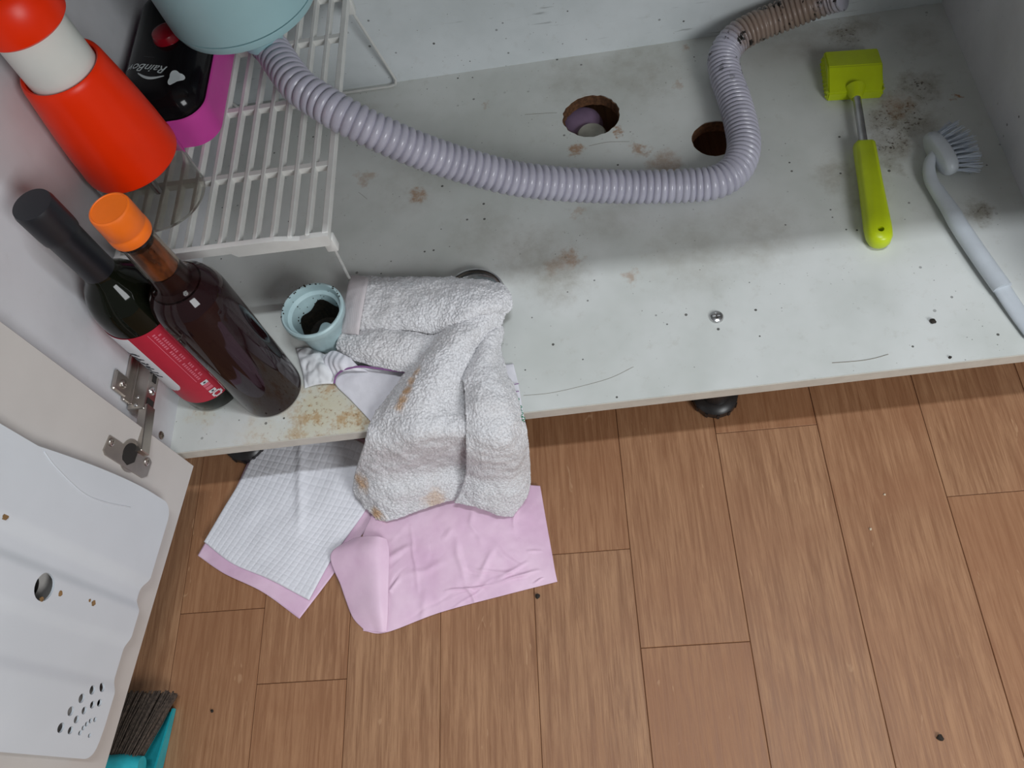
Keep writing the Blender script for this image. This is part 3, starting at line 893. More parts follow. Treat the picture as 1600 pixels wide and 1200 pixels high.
def on_lid(me, px, py, rot, name, mat):
    p = at(px, py, ZL + .0300)
    R_ = Matrix.Translation((p.x, p.y, 0)) @ Matrix.Rotation(rot, 4, 'Z')
    for v in me.vertices:
        h = v.co.z
        q = R_ @ Vector((v.co.x, v.co.y, 0))
        v.co = Vector((q.x, q.y, lid_z(q.x, q.y) + 0.0004 + max(0, h) * 0.5))
    return link(name, me, mat, pb, smooth=False)
_a, _b = at(262, 109, ZL + .03), at(188, 101, ZL + .03)
rot = math.atan2(_b.y - _a.y, _b.x - _a.x)
on_lid(text_mesh('RainBow', 0.0150, 0.0002, 0.25), 226, 105, rot, 'lettering', M['silver_print'])
on_lid(text_mesh('. . . . . .', 0.0045, 0.0002), 232, 90, rot, 'lettering_small', M['grey_print'])
def blob(pts, name, mat, px, py):
    bm = prism(pts, 0.0, 0.0003)
    me = bpy.data.meshes.new(name); bm.to_mesh(me); bm.free()
    on_lid(me, px, py, rot, name, mat)
cp = []
for k in range(48):      # three-lobed white cap emblem
    a_ = 2 * math.pi * k / 48
    r_ = 0.0082 * (1 + 0.22 * math.cos(3 * (a_ - math.radians(200))))
    cp.append((r_ * math.cos(a_) * 0.8, r_ * math.sin(a_) * 1.15))
blob(cp, 'emblem', M['silver_print'], 272, 118)
sw = [(-.030 + .036 * k / 12, .0085 + .004 * math.sin(math.pi * k / 12)) for k in range(13)] + [(-.030 + .036 * k / 12, .0097 + .0062 * math.sin(math.pi * k / 12)) for k in range(12, -1, -1)]
blob([(x * .9 + .008, y) for x, y in sw], 'swoosh', M['silver_print'], 238, 106)

# ================================================================== bottles
B1 = Vector((-0.4465, 0.4505, ZB))
b1 = thing('wine_bottle', 'black bottle with long black neck sleeve and crimson label by left panel', 'bottle', B1)
obj('glass_body', lathe([(0, 0.0), (0.033, 0.0), (0.0358, 0.004), (0.0362, 0.02), (0.0365, 0.165), (0.0362, 0.178), (0.0345, 0.190), (0.0310, 0.201), (0.0255, 0.211), (0.0195, 0.2185), (0.0160, 0.226), (0.0150, 0.236), (0.0148, 0.30), (0, 0.30)], 64, B1), M['black_glass'], b1)
obj('neck_sleeve', lathe([(0.0152, 0.220), (0.0158, 0.224), (0.0155, 0.238), (0.0157, 0.281), (0.0172, 0.284), (0.0176, 0.29), (0.0176, 0.317), (0.0165, 0.3205), (0, 0.3215)], 56, B1), M['black_sleeve'], b1)
def wrap(name, mat, parent, c, r, a0, a1, z0, z1, shape=None, th=0.0003):
    """a patch of paper on a bottle; shape(t, s) trims: returns True to keep"""
    bm = bmesh.new()
    na, nz2 = max(3, int((a1 - a0) / 1.5)), max(2, int((z1 - z0) / 0.0015))
    V = [[bm.verts.new((c[0] + (r + th) * math.cos(math.radians(a0 + (a1 - a0) * i / na)), c[1] + (r + th) * math.sin(math.radians(a0 + (a1 - a0) * i / na)), c[2] + z0 + (z1 - z0) * j / nz2)) for i in range(na + 1)] for j in range(nz2 + 1)]
    for j in range(nz2):
        for i in range(na):
            if shape is None or shape((i + .5) / na, (j + .5) / nz2):
                bm.faces.new((V[j][i], V[j][i + 1], V[j + 1][i + 1], V[j + 1][i]))
    bmesh.ops.delete(bm, geom=[v for v in bm.verts if not v.link_faces], context='VERTS')
    bmesh.ops.solidify(bm, geom=bm.faces[:], thickness=0.0002)
    return obj(name, bm, mat, parent)
lb = wrap('label', M['label_red'], b1, B1, 0.0366, -170, 80, 0.026, 0.166)
lb['label'] = 'crimson paper label with a white stripe'
wrap('label_stripe', M['label_white'], lb, B1, 0.0371, -145, -93, 0.0545, 0.1655, lambda t_, s_: s_ > 0.14 or ((t_ - .5) * 2) ** 2 + ((s_ - .14) / .14) ** 2 < 1)
rnd = random.Random(3)
for k in range(6):       # brush lettering on the white stripe
    z = 0.088 + k * 0.0085
    wrap('stripe_lettering', M['ink'], lb, B1, 0.0374, -129, -104, z, z + 0.0058, lambda t_, s_, q=k: abs(t_ - .5 - .25 * math.sin(q * 2.1 + s_ * 5)) < .13 or abs(s_ - .3 - .2 * math.sin(q + t_ * 4)) < .16)
for a_ in (-60, -53):    # two lines of pale print
    for k in range(26):
        z = 0.068 + k * 0.0036
        if rnd.random() < 0.85:
            wrap('print', M['label_pink'], lb, B1, 0.0371, a_, a_ + 4.5, z, z + 0.0022)
wrap('print_line', M['label_pink'], lb, B1, 0.0371, -65, -64, 0.066, 0.163)
for k, (z, mt) in enumerate(((0.059, 'label_white'), (0.0535, 'label_pink'), (0.0475, 'label_pink'), (0.040, 'label_white'))):
    sq = wrap('print_square', M[mt], lb, B1, 0.0371, -62, -50, z - .0025, z + .0025)
    if mt == 'label_white':
        wrap('print_mark', M['ink'], lb, B1, 0.0374, -58, -54, z - .001, z + .001)
wrap('print_ring', M['label_white'], lb, B1, 0.0371, -62, -44, 0.0275, 0.0365, lambda t_, s_: .5 < ((t_ - .5) * 2) ** 2 + ((s_ - .5) * 2) ** 2 < 1.1)

B2 = Vector((-0.3765, 0.4355, ZB))
b2 = thing('syrup_bottle', 'clear glass bottle of dark liquid with an orange screw cap', 'bottle', B2)
outer = [(0, 0), (0.033, 0), (0.0358, 0.003), (0.0365, 0.012), (0.0365, 0.178), (0.0362, 0.188), (0.0345, 0.198), (0.0300, 0.2085), (0.0240, 0.2150), (0.0190, 0.2200), (0.0172, 0.2270), (0.0165, 0.24), (0.0152, 0.28), (0.0152, 0.296)]
inner = [(0.0125, 0.296), (0.0127, 0.28), (0.0140, 0.24), (0.0147, 0.2270), (0.0165, 0.2190), (0.0225, 0.2125), (0.0285, 0.2060), (0.0325, 0.197), (0.0340, 0.187), (0.0342, 0.178), (0.0342, 0.012), (0.033, 0.007), (0, 0.0065)]
obj('glass_body', lathe([p for p in outer if p[1] < .212] + [(0.0238, 0.2152), (0, 0.2152)], 64, B2), M['filled_glass'], b2)
obj('glass_neck', lathe([p for p in outer if p[1] > .2145] + [p for p in inner if p[1] > .212] + [(0.0240, 0.2155)], 64, B2), M['amber_glass'], b2)
obj('liquid', lathe([(0, 0.2158), (0.0222, 0.2158), (0.0169, 0.2193), (0.0150, 0.227), (0.0142, 0.238), (0, 0.238)], 56, B2), M['liquid'], b2)
obj('syrup_film', lathe([(0.0133, 0.2385), (0.0122, 0.275), (0.0118, 0.2755), (0.0129, 0.2387), (0.0133, 0.2385)], 48, B2), M['residue'], b2)
cp_ = obj('screw_cap', lathe([(0.0, 0.287), (0.0160, 0.287), (0.0178, 0.2872), (0.0182, 0.289), (0.0182, 0.2955), (0.0176, 0.2965), (0.0175, 0.2985), (0.0180, 0.2995), (0.0177, 0.3175), (0.0170, 0.3196), (0.0155, 0.3203), (0.0150, 0.3197), (0, 0.3197)], 64, B2), M['cap_orange'], b2)
obj('cap_ring', lathe([(0.0154, 0.2835), (0.0170, 0.2835), (0.0174, 0.2865), (0.0154, 0.2868), (0.0154, 0.2835)], 48, B2), M['black_gloss'], b2)

# ================================================================== small things on the cabinet floor
CU = Vector((-0.3135, 0.500, ZB))
cu = thing('strainer_cup', 'small pale blue plastic cup fouled black inside beside the towel', 'cup', CU)
obj('cup_shell', lathe([(0, 0), (0.0235, 0), (0.0250, 0.0015), (0.0300, 0.044), (0.0345, 0.045), (0.0360, 0.0475), (0.0360, 0.0545), (0.0345, 0.0565), (0.0328, 0.0562), (0.0318, 0.054), (0.0312, 0.047), (0.0275, 0.044), (0.0228, 0.004), (0, 0.004)], 56, CU), M['teal_lid'], cu)
bm = bmesh.new()
ang = [2 * math.pi * k / 40 for k in range(41)]
r_o = [0.0266 + 0.0 * math.sin(3 * a_) for a_ in ang]
ring_lo, ring_hi, ring_in = [], [], []
for k in range(40):
    a_ = ang[k]
    hgt = 0.019 + 0.014 * (0.5 + 0.5 * math.sin(a_ + 0.6)) + 0.004 * math.sin(5 * a_)
    ri = 0.0140 + 0.002 * math.sin(4 * a_)
    rr = 0.0226 + 0.0047 * (hgt - .004) / .040
    d_ = Vector((math.cos(a_), math.sin(a_), 0))
    ring_hi.append(bm.verts.new(CU + d_ * (rr - .0002) + Vector((0, 0, hgt))))
    ring_lo.append(bm.verts.new(CU + d_ * 0.0195 + Vector((0, 0, 0.0075))))
    ring_in.append(bm.verts.new(CU + d_ * ri + Vector((0, 0, 0.0048))))
for k in range(40):
    k2 = (k + 1) % 40
    bm.faces.new((ring_hi[k], ring_hi[k2], ring_lo[k2], ring_lo[k]))
    bm.faces.new((ring_lo[k], ring_lo[k2], ring_in[k2], ring_in[k]))
bmesh.ops.solidify(bm, geom=bm.faces[:], thickness=0.0006)
sl_ = obj('residue', bm, M['tea'], cu)
sl_['label'] = 'black sludge stuck inside the cup'
bm = bmesh.new()
rnd = random.Random(12)
for k in range(70):
    a_ = rnd.uniform(0.2, 3.6)
    hh = rnd.choice([0.0562, 0.0562, rnd.uniform(.02, .05)])
    rr = rnd.uniform(0.0322, 0.0352) if hh > .056 else 0.0226 + 0.0047 * (hh - .004) / .040 + (0.004 if hh > .045 else 0)
    r_ = rnd.uniform(.0004, .0011)
    bmesh.ops.create_icosphere(bm, subdivisions=1, radius=r_, matrix=Matrix.Translation(CU + Vector((rr * math.cos(a_), rr * math.sin(a_), hh))))
sp = obj('grime_specks', bm, M['tea'], cu)
sp['kind'] = 'stuff'

ST = Vector((-0.140, 0.5245, ZB))
st = thing('sink_strainer', 'rusty steel sink strainer peeking out above the towel', 'strainer', ST)
obj('strainer_rim', lathe([(0.0270, 0.0), (0.036, 0.0), (0.0375, 0.002), (0.0375, 0.010), (0.036, 0.013), (0.0345, 0.0135), (0.0335, 0.012), (0.0335, 0.005), (0.027, 0.004), (0.0270, 0.0)], 56, ST), M['steel'], st)
obj('strainer_bowl', lathe([(0, 0.001), (0.027, 0.001), (0.0272, 0.0035), (0.018, 0.0042), (0.012, 0.009), (0.006, 0.010), (0, 0.010)], 48, ST), M['rust_steel'], st)

# --- meat mallet
ML = at(1337, 112, 0.150)
mrot = math.radians(-6)
ml = thing('meat_mallet', 'lime green meat tenderizer with steel shaft lying by the hose end', 'mallet', (0.3365, 0.786, ZB), mrot)
bm = bmesh.new()
# head: ridge-roofed block, extruded along x
sec = [(-0.032, 0.000), (0.032, 0.000), (0.032, 0.020), (-0.002, 0.0265), (-0.032, 0.0125)]
vsA = [bm.verts.new((-0.0315, y, z)) for y, z in sec]
vsB = [bm.verts.new((0.0315, y, z)) for y, z in sec]
bm.faces.new(vsA[::-1]); bm.faces.new(vsB)
for k in range(5):
    bm.faces.new((vsA[k], vsA[(k + 1) % 5], vsB[(k + 1) % 5], vsB[k]))
bmesh.ops.bevel(bm, geom=bm.edges[:], offset=0.0014, segments=2, affect='EDGES')
for v in bm.verts:
    pass
local(obj('mallet_head', bm, M['lime'], ml, sharp=25))
for sx in (-1, 1):
    bm = bmesh.new()
    for a_ in range(10):
        for b_ in range(2):
            y0 = -0.030 + a_ * 0.006
            z0_ = 0.001 + b_ * 0.0068
            q = [bm.verts.new((sx * 0.0312, y0, z0_)), bm.verts.new((sx * 0.0312, y0 + .006, z0_)), bm.verts.new((sx * 0.0312, y0 + .006, z0_ + .0068)), bm.verts.new((sx * 0.0312, y0, z0_ + .0068))]
            ap = bm.verts.new((sx * 0.0345, y0 + .003, z0_ + .0034))
            for k in range(4):
                bm.faces.new((q[k], q[(k + 1) % 4], ap))
    local(obj('mallet_teeth', bm, M['lime'], ml, smooth=False))
local(obj('mallet_collar', tube([Vector((0.0, -0.026, .0125)), Vector((0, -0.034, .0125)), Vector((0, -0.040, .0125)), Vector((0, -0.042, .0125))], lambda i: (.012, .0090, .0068, .0058)[i], 24), M['lime'], ml))
local(obj('mallet_shaft', tube([Vector((0, -0.036, .0125)), Vector((-.0006, -0.118, .0125))], .0048, 20), M['shaft'], ml))
# handle outline with hanging hole
ho = []
hw = [(-.112, .0090), (-.115, .0118), (-.125, .0122), (-.17, .0125), (-.21, .0135), (-.235, .0142), (-.247, .0135), (-.254, .0105), (-.2575, .006)]
ho = [(w_, y) for y, w_ in hw] + [(0, -.2585)] + [(-w_, y) for y, w_ in reversed(hw)]
hole = [(.0034 * math.cos(2 * math.pi * k / 20), -.2440 + .0034 * math.sin(2 * math.pi * k / 20)) for k in range(20)]
bm = prism([(x * .82, y * .996 - .0004) for x, y in ho], .002, .021, (hole,))
bm2 = prism(ho, .006, .017, ([(x * 1.02, -.244 + (y + .244) * 1.02) for x, y in hole],))
tmp = bpy.data.meshes.new('t'); bm2.to_mesh(tmp); bm2.free(); bm.from_mesh(tmp)
bm.free()
bm = bmesh.new()
layers = [(.0015, .70), (.0035, .88), (.0075, 1.0), (.0135, 1.0), (.0185, .88), (.0208, .66)]
# lofted handle around a centre line
N = len(ho)
cy_ = -.185
rg = []
for z, k in layers:
    inset = (1 - k) * .0125
    pts_ = []
    for x, y in ho:
        ny = (y - cy_) / .0735
        pts_.append(bm.verts.new((x * k, y - ny * inset, z)))
    rg.append(pts_)
for A_, B_ in zip(rg, rg[1:]):
    for k in range(N):
        bm.faces.new((A_[k], A_[(k + 1) % N], B_[(k + 1) % N], B_[k]))
bm.faces.new(rg[0][::-1]); bm.faces.new(rg[-1])
bmesh.ops.recalc_face_normals(bm, faces=bm.faces[:])
cutb = lathe([(0, -.01), (.0034, -.01), (.0034, .04), (0, .04)], 24, (0, -.2430, 0))
bmesh.ops.recalc_face_normals(cutb, faces=cutb.faces[:])
bm = with_boolean(bm, cutb)
local(obj('mallet_handle', bm, M['lime'], ml, sharp=40))

# --- dish brush lying on its side
br = thing('dish_brush', 'pale grey dish brush with white bristles leaning at the right panel', 'brush', (0.395, 0.55, ZB))
HA, HB = Vector((0.3945, 0.668, ZB + .017)), Vector((0.4060, 0.614, ZB + .017))
ax = (HB - HA).normalized()
bn = Vector((-ax.y, ax.x, 0)); bn = bn if bn.x > 0 else -bn     # bristle direction, level
hm = (HA + HB) / 2
HM = Matrix(((ax.x, bn.x, 0, hm.x), (ax.y, bn.y, 0, hm.y), (0, 0, 1, hm.z), (0, 0, 0, 1)))
bm = bmesh.new()
NN = 28
lay = [(-.0085, .80), (-.0065, .95), (-.002, 1.0), (.004, .97), (.0062, .85)]
rr_ = []
for yy, k in lay:
    rr_.append([bm.verts.new(HM @ Vector((.0300 * k * math.copysign(abs(math.cos(2 * math.pi * q / NN)) ** .8, math.cos(2 * math.pi * q / NN)), yy, .0135 * k * math.copysign(abs(math.sin(2 * math.pi * q / NN)) ** .8, math.sin(2 * math.pi * q / NN))))) for q in range(NN)])
for A_, B_ in zip(rr_, rr_[1:]):
    for k in range(NN):
        bm.faces.new((A_[k], A_[(k + 1) % NN], B_[(k + 1) % NN], B_[k]))
bm.faces.new(rr_[0][::-1]); bm.faces.new(rr_[-1])
obj('brush_head', bm, M['grey_plastic'], br, sharp=60)
bm = bmesh.new()
rnd = random.Random(5)
for i in range(9):
    for j in range(4):
        sx, sz = (i - 4) * .0062, (j - 1.5) * .0068
        if (sx / .029) ** 2 + (sz / .0145) ** 2 > 1:
            continue
        for q in range(9):
            p0 = HM @ Vector((sx + rnd.uniform(-.0012, .0012), .005, sz + rnd.uniform(-.0012, .0012)))
            p1 = HM @ Vector((sx * 1.35 + rnd.uniform(-.003, .003), .0335 + rnd.uniform(-.0025, .0015) - .25 * abs(sx) , max(-.0155, sz * 1.2 + rnd.uniform(-.003, .003))))
            tube_into(bm, [p0, p0.lerp(p1, .5) + Vector((0, 0, rnd.uniform(-.0006, .0006))), p1], .00038, 4, True)
bs = obj('bristles', bm, M['bristle_white'], br)
bs['kind'] = 'stuff'
hp = [Vector((0.3955, 0.6455, ZB + .015)), Vector((0.3865, 0.632, ZB + .012)), Vector((0.3835, 0.612, ZB + .009)), Vector((0.3880, 0.589, ZB + .008)), Vector((0.3925, 0.567, ZB + .0085)), Vector((0.3955, 0.545, ZB + .009)),
      Vector((0.4015, 0.515, ZB + .0095)), Vector((0.4085, 0.485, ZB + .0095)), Vector((0.4150, 0.459, ZB + .0095))]
path = spline(hp, .004)
nP = len(path)
obj('brush_handle', tube(path, lambda i: (.0055 + .0042 * min(1, i / nP * 2.2), .0050 + .0030 * min(1, i / nP * 1.6)), 20, True, Vector((1, 0, 0))), M['grey_plastic'], br, sharp=60)
hp2 = [Vector((0.4145, 0.462, ZB + .008)), Vector((0.4225, 0.432, ZB + .0055)), Vector((0.4310, 0.402, ZB + .0048))]
obj('handle_tab', tube(spline(hp2, .006), lambda i: (.0090, .0042), 16, True, Vector((1, 0, 0))), M['grey_plastic'], br, sharp=60)

# ================================================================== cloths
def terry(amp=0.0015):
    def f(p, u, v):
        q = p * 520
        return amp * noise.noise(q) + 0.0006 * noise.noise(p * 1100) + 0.0022 * noise.noise(p * 42) + 0.0016 * noise.noise(p * 90 + Vector((7, 3, 1)))
    return f
P3 = lambda rows: [[at(*c_) if c_[2] >= 0 else at_y(c_[0], c_[1], -c_[2]) for c_ in r] for r in rows]
E_ = 1.0
tw = thing('terry_towel', 'grey terry towel with brown stains draped over the cabinet floor edge', 'towel', (-0.19, 0.38, 0))
bm = bmesh.new()
# main diagonal fold, running down over the front edge to the pads
S1 = P3([
    [(690, 505, .160), (715, 495, .168), (745, 485, .172), (770, 478, .170), (790, 474, .160)],
    [(672, 535, .150), (695, 530, .172), (725, 522, .178), (755, 512, .172), (783, 503, .152)],
    [(640, 578, .146), (668, 566, .170), (700, 556, .177), (730, 548, .168), (758, 540, .146)],
    [(613, 617, .142), (645, 603, .164), (680, 596, .174), (712, 592, .163), (740, 592, .146)],
    [(588, 650, .138), (620, 642, .158), (660, 636, .166), (700, 632, .154), (738, 636, .145)],
    [(571, 690, -.362), (605, 688, -.356), (650, 682, -.350), (700, 678, -.352), (742, 676, -.352)],
    [(556, 738, .048), (595, 736, .072), (645, 730, .074), (695, 724, .064), (742, 720, .060)],
    [(557, 772, .022), (595, 776, .042), (645, 768, .048), (695, 756, .044), (740, 750, .038)],
    [(594, 811, .010), (612, 812, .016), (650, 798, .022), (690, 784, .024), (728, 774, .022)]])
sheet_into(bm, S1, 150, 300, 0.004, terry(), 1)
# right panel, lying over the lower half
S2 = P3([
    [(752, 545, .150), (760, 528, .158), (772, 515, .158), (783, 508, .148)],
    [(728, 585, .160), (745, 575, .168), (765, 565, .164), (782, 556, .140)],
    [(728, 620, .162), (752, 617, .170), (782, 615, .164), (803, 614, .138)],
    [(729, 655, .158), (755, 652, .164), (788, 648, .158), (814, 648, .136)],
    [(729, 698, -.342), (760, 697, -.336), (795, 694, -.338), (824, 690, -.352)],
    [(728, 740, .066), (760, 742, .076), (800, 742, .072), (828, 740, .044)],
    [(720, 768, .042), (755, 772, .052), (795, 776, .046), (822, 774, .028)],
    [(711, 783, .028), (745, 791, .032), (780, 804, .022), (800, 807, .012)]])
sheet_into(bm, S2, 100, 260, 0.0035, terry(0.0011), 1)
# upper flap folded back on top
S3 = P3([
    [(560, 434, .140), (640, 436, .146), (700, 437, .150), (752, 440, .152), (782, 448, .150), (793, 462, .146)],
    [(556, 450, .156), (640, 450, .164), (700, 450, .172), (750, 452, .176), (782, 458, .168), (796, 470, .152)],
    [(552, 475, .160), (636, 474, .172), (694, 474, .180), (746, 470, .186), (780, 468, .176), (798, 476, .156)],
    [(548, 500, .158), (632, 499, .170), (684, 503, .172), (730, 490, .184), (774, 480, .176), (796, 483, .156)],
    [(546, 519, .150), (634, 515, .160), (681, 521, .160), (712, 505, .174), (757, 490, .172), (790, 488, .156)]])
sheet_into(bm, S3, 260, 110, 0.0035, terry(), 1)
# middle flap between the upper flap and the thin cloth
S4 = P3([
    [(538, 512, .144), (580, 508, .150), (625, 508, .152), (665, 515, .152), (690, 522, .150)],
    [(530, 527, .150), (575, 530, .162), (622, 532, .164), (660, 535, .162), (682, 537, .158)],
    [(526, 540, .146), (568, 548, .160), (612, 556, .162), (645, 558, .160), (668, 558, .156)],
    [(530, 549, .138), (566, 566, .146), (606, 576, .148), (636, 581, .147), (655, 582, .145)]])
sheet_into(bm, S4, 170, 80, 0.003, terry(), 1)
tb = obj('towel_body', bm, M['terry'], tw, sharp=180)
bm = bmesh.new()
sheet_into(bm, P3([[(547, 431, .139), (562, 432, .143), (577, 435, .147)], [(544, 447, .156), (559, 449, .163), (573, 452, .167)], [(539, 475, .160), (553, 477, .168), (568, 479, .172)], [(534, 503, .158), (548, 505, .165), (563, 507, .170)], [(531, 520, .147), (546, 522, .156), (561, 523, .161)]]), 24, 60, 0.0028, lambda p, u, v: 0.0004 * noise.noise(p * 120), 1)
hm_ = obj('towel_hem', bm, M['hem'], tw, sharp=180)
hm_['label'] = 'smooth woven hem band at the towel end'

wc = thing('thin_cloth', 'thin white cotton cloth with purple seam under the terry towel', 'cloth', (-0.2, 0.42, ZB))
bm = bmesh.new()
sheet_into(bm, P3([
    [(528, 582, .136), (560, 573, .138), (640, 570, .135), (720, 568, .133), (780, 570, .1325), (802, 568, .1315)],
    [(524, 600, .134), (565, 595, .137), (640, 592, .135), (720, 592, .133), (785, 597, .134), (810, 600, .132)],
    [(548, 625, .133), (585, 622, .135), (650, 620, .134), (730, 620, .133), (790, 625, .135), (815, 630, .1325)],
    [(576, 655, .1325), (600, 652, .133), (660, 648, .132), (735, 640, .132), (795, 647, .134), (819, 652, .130)],
    [(590, 672, .1315), (615, 668, .132), (670, 660, .132), (740, 652, .131), (798, 664, .122), (823, 668, .117)]]), 120, 60, 0.0010, lambda p, u, v: 0.0010 * noise.noise(p * 60), 1)
sheet_into(bm, P3([[(506, 556, .139), (520, 548, .146), (535, 553, .150), (548, 560, .149)], [(503, 568, .136), (516, 565, .145), (530, 568, .151), (560, 572, .148)], [(520, 590, .134), (526, 588, .139), (538, 580, .145), (575, 580, .143)]]), 40, 30, 0.001,
           lambda p, u, v: 0.0006 * math.sin(u * 34 + 4 * v) + 0.0012 * noise.noise(p * 90), 1)
obj('cloth_body', bm, M['white_cloth'], wc, sharp=180)
sm = obj('purple_seam', tube(spline([at(x, y, z) for x, y, z in ((522, 599, .137), (525, 588, .141), (535, 579, .146), (552, 574, .149), (568, 573, .150), (600, 577, .149), (637, 582, .148))], .002), .0011, 8), M['purple_thread'], wc)
for yy in (601, 613):
    obj('seam_line', tube(spline([at(791, yy + 2, .1368), at(801, yy, .1365), at(811, yy - 2, .1345)], .002), .0004, 6), M['purple_thread'], wc)
for (px, py) in ((808, 626), (812, 638), (814, 648), (817, 656)):
    pts_ = [at(px + dx, py + dy, .1378) for dx, dy in ((-3, -4), (2, -4), (3, -1), (-1, 0), (3, 3), (4, 4))]
    obj('green_lettering', tube(spline(pts_, .0008), .00045, 6), M['green_thread'], wc)

ts = thing('tissue_scrap', 'crumpled white tissue scrap between the cup and the dark bottle', 'tissue', tuple(at(497, 580, ZB)))
bm = bmesh.new()
sheet_into(bm, P3([[(463, 545, .131), (480, 543, .133), (498, 549, .134), (512, 556, .134)], [(468, 565, .132), (487, 562, .139), (503, 568, .141), (518, 574, .136)], [(474, 588, .132), (490, 585, .137), (508, 586, .139), (524, 590, .134)], [(476, 607, .131), (492, 602, .133), (508, 600, .133), (520, 600, .132)]]), 50, 50, 0.0006,
           lambda p, u, v: 0.0040 * abs(noise.noise(p * 70)) + 0.0012 * noise.noise(p * 160), 1)
obj('tissue_sheet', bm, M['tissue'], ts, sharp=180)

# --- pads on the floor
pd = thing('white_absorbent_pad', 'white quilted absorbent pad with pink backing on the floor under edge', 'pad', tuple(at(450, 830, 0)))
def wr(amp, f=30):
    def g(p, u, v):
        return amp * (abs(noise.noise(p * f)) * 1.2 + 0.5 * noise.noise(p * f * 2.3))
    return g
bm = bmesh.new()
sheet_into(bm, P3([
    [(309, 868, .003), (350, 896, .005), (410, 925, .005), (468, 967, .002)],
    [(345, 808, .003), (398, 835, .003), (462, 862, .003), (524, 893, .002)],
    [(375, 750, .002), (438, 770, .002), (508, 792, .002), (584, 806, .002)],
    [(405, 680, .002), (475, 680, .002), (550, 680, .002), (620, 715, .002)]]), 70, 70, 0.0004, wr(.0008), 0)
bk = obj('pink_backing', bm, M['pink_film'], pd, sharp=180)
bm = bmesh.new()
def quilt(p, u, v):
    s_ = 0.0078
    # cells follow the pad's own axes
    a_ = u * 0.17 / s_; b_ = v * 0.19 / s_
    fx = abs((a_ % 1) - .5) * 2; fy = abs((b_ % 1) - .5) * 2
    q = (1 - fx ** 5) * (1 - fy ** 5)
    ridge = 0.004 * math.exp(-((u - .30 - .55 * (1 - v)) / .035) ** 2) * max(0, min(1, (v - .35) * 3))
    return 0.0006 * q + ridge + 0.0014 * noise.noise(p * 35)
sheet_into(bm, P3([
    [(319, 847, .007), (362, 880, .007), (420, 905, .008), (483, 938, .007)],
    [(348, 797, .005), (402, 824, .006), (465, 850, .006), (522, 868, .005)],
    [(379, 745, .004), (440, 765, .007), (510, 785, .007), (572, 796, .004)],
    [(410, 680, .004), (480, 682, .006), (550, 685, .006), (612, 720, .004)]]), 210, 230, 0.0018, quilt, 1)
obj('quilted_face', bm, M['pad_white'], pd, sharp=180)

pp = thing('pink_absorbent_pad', 'creased pink absorbent pad lying backing-up on the floor below the towel', 'pad', tuple(at(700, 880, 0)))
bm = bmesh.new()
rnd = random.Random(21)
CR = []
for k in range(46):
    cx_, cy_2 = rnd.uniform(.1, 1), rnd.uniform(0, .9)
    an = rnd.choice([rnd.gauss(-.7, .25), rnd.gauss(-.55, .3), rnd.gauss(.9, .4), rnd.gauss(-1.3, .2)])
    CR.append((cx_, cy_2, math.cos(an), math.sin(an), rnd.uniform(.04, .22), rnd.uniform(.006, .020), rnd.uniform(-.0010, .0026)))
def crease(p, u, v):
    h_ = 0.0
    uu, vv = u + .02 * noise.noise(p * 45), v + .03 * noise.noise(p * 45 + Vector((5, 5, 5)))
    for cx_, cy_2, ca, sa, ln_, wd_, am in CR:
        dx_, dy_ = uu - cx_, (vv - cy_2) * .75
        al = dx_ * ca + dy_ * sa
        if abs(al) > ln_:
            continue
        pe_ = -dx_ * sa + dy_ * ca
        if abs(pe_) > wd_ * 3:
            continue
        h_ += am * (1 - (al / ln_) ** 2) * math.exp(-(pe_ / wd_) ** 2)
    return h_ + 0.0004 * noise.noise(p * 110) + 0.0018 * noise.noise(p * 22)
sheet_into(bm, P3([
    [(582, 806, .006), (630, 785, .010), (700, 770, .012), (790, 757, .012), (844, 759, .004)],
    [(565, 845, .010), (620, 838, .010), (700, 828, .014), (780, 815, .010), (853, 812, .004)],
    [(560, 890, .006), (612, 890, .012), (690, 880, .010), (782, 868, .010), (862, 862, .003)],
    [(565, 940, .003), (606, 945, .008), (690, 925, .006), (785, 905, .005), (867, 890, .003)],
    [(568, 986, .001), (604, 988, .002), (688, 957, .001), (792, 929, .001), (871, 909, .001)]]), 190, 150, 0.0012, crease, 0)
sheet_into(bm, P3([
    [(552, 842, .012), (572, 838, .020), (590, 838, .024), (604, 842, .018)],
    [(517, 867, .012), (550, 862, .020), (585, 860, .026), (608, 862, .018)],
    [(533, 915, .007), (560, 912, .016), (588, 910, .022), (607, 910, .016)],
    [(550, 962, .003), (572, 955, .012), (592, 955, .018), (606, 955, .013)],
    [(570, 985, .002), (585, 987, .004), (596, 988, .006), (604, 987, .004)]]), 60, 100, 0.0006, lambda p, u, v: 0.0010 * noise.noise(p * 40), 0)
obj('pad_sheet', bm, M['pink_film'], pp, sharp=180)

# ================================================================== dustpan and broom at the door
dp = thing('dustpan', 'turquoise dustpan on the floor under the broom bristles', 'dustpan', (-0.53, 0.06, 0))
o_ = [at(x, y, .004) for x, y in ((268, 1112), (247, 1210), (150, 1216), (195, 1110))]
obj('pan', prism([(p.x, p.y) for p in o_] , .001, .004), M['dustpan'], dp, smooth=False)
a_, b_ = at(270, 1108, .004), at(246, 1216, .004)
bm = bmesh.new()
q = [Vector((a_.x, a_.y, .001)), Vector((b_.x, b_.y, .001)), Vector((b_.x + .004, b_.y, .024)), Vector((a_.x + .001, a_.y, .008))]
f0 = [bm.verts.new(p) for p in q]; f1 = [bm.verts.new(p + Vector((.0022, .0004, 0))) for p in q]
bm.faces.new(f0); bm.faces.new(f1[::-1])
for k in range(4):
    bm.faces.new((f0[k], f1[k], f1[(k + 1) % 4], f0[(k + 1) % 4]))
obj('pan_side', bm, M['dustpan'], dp, smooth=False)
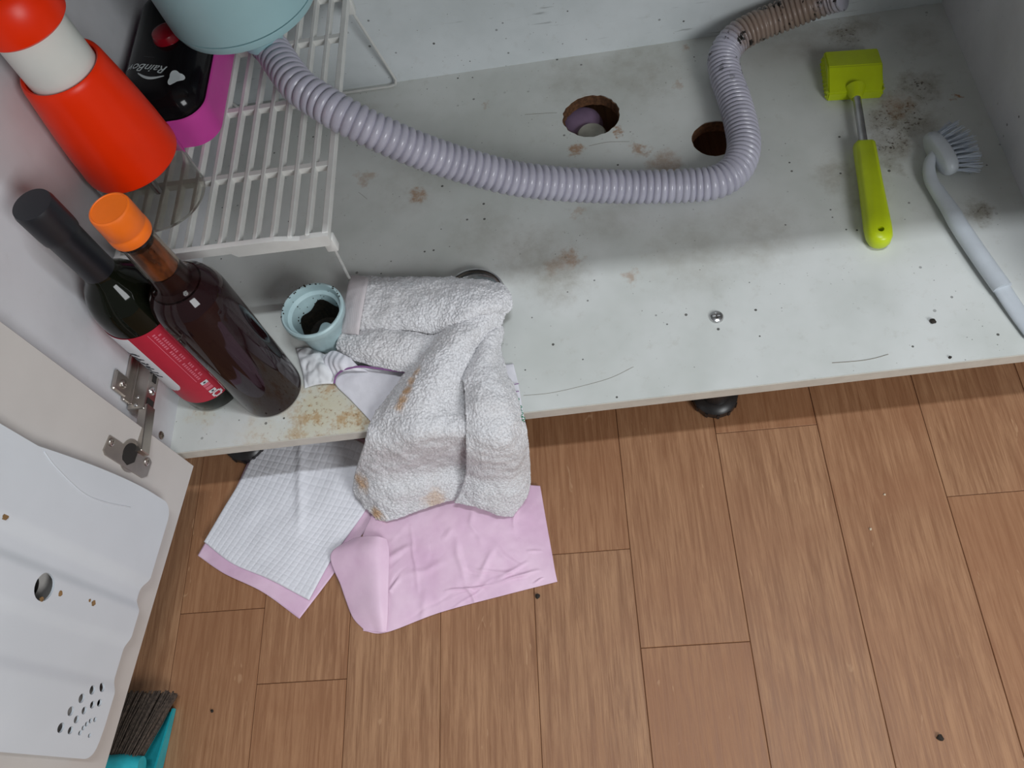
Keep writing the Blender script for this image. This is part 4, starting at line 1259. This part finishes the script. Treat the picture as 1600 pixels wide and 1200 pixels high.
hb = thing('hand_broom', 'grey-brown bristled hand broom resting in the turquoise dustpan', 'broom', (-0.56, 0.09, 0.03))
bm = bmesh.new()
c0, c1 = at(120, 1200, .045), at(222, 1196, .040)
tube_into(bm, [c0, c0.lerp(c1, .25), c0.lerp(c1, .75), c1], lambda i: (.011, .012, .012, .009)[i], 20)
obj('broom_head', bm, M['dustpan'], hb)
bm = bmesh.new()
rnd = random.Random(9)
for k in range(420):
    s_ = k / 419
    lay_ = rnd.random()
    p0 = at(120, 1192, .045).lerp(at(215, 1190, .040), s_) + Vector((0, 0, (lay_ - .5) * .016))
    tip_px = 150 + 126 * s_ + rnd.uniform(-4, 3)
    p1 = at(tip_px, 1082 + rnd.uniform(-3, 5) + (3 if s_ > .95 else 0), .018) + Vector((0, 0, (lay_ - .5) * .014))
    m_ = p0.lerp(p1, .55) + Vector((rnd.uniform(-.0015, .0015), 0, rnd.uniform(-.001, .002)))
    tube_into(bm, [p0, m_, p1], .00062, 4)
bs = obj('broom_bristles', bm, M['bristle_brown'], hb)
bs['kind'] = 'stuff'

# ================================================================== crumbs
def crumb(px, py, z, r, mat, label, seed, group=None):
    p = at(px, py, z)
    bm = bmesh.new()
    bmesh.ops.create_icosphere(bm, subdivisions=2, radius=r)
    for v in bm.verts:
        v.co *= 1 + 0.5 * noise.noise(v.co * (1.2 / r) + Vector((seed, 0, 0)))
        v.co.z *= 0.6
        v.co += p
    mz = min(v.co.z for v in bm.verts)
    for v in bm.verts:
        v.co.z += z - mz
    o = obj('crumb', bm, M[mat])
    return tag(o, label, 'crumb', group)
crumb(840, 932, 0, .0028, 'crumb', 'dark crumb on the planks by the corner of the pink pad', 1)
crumb(1468, 1153, 0, .0030, 'crumb', 'dark crumb on the planks near the bottom right corner', 2)
crumb(1457, 503, ZB, .0030, 'crumb', 'small dark curled crumb on the cabinet floor left of the brush tab', 3)
crumb(1484, 559, ZB, .0016, 'crumb', 'tiny dark crumb at the front edge of the cabinet floor', 4)
crumb(1382, 773, 0, .0012, 'pale_crumb', 'pale crumb on the planks upper of two below the cabinet', 5)
crumb(1360, 827, 0, .0013, 'pale_crumb', 'pale crumb on the planks lower of two below the cabinet', 6)
crumb(332, 1111, 0, .0018, 'crumb', 'tiny dark crumb on the planks right of the broom', 7)
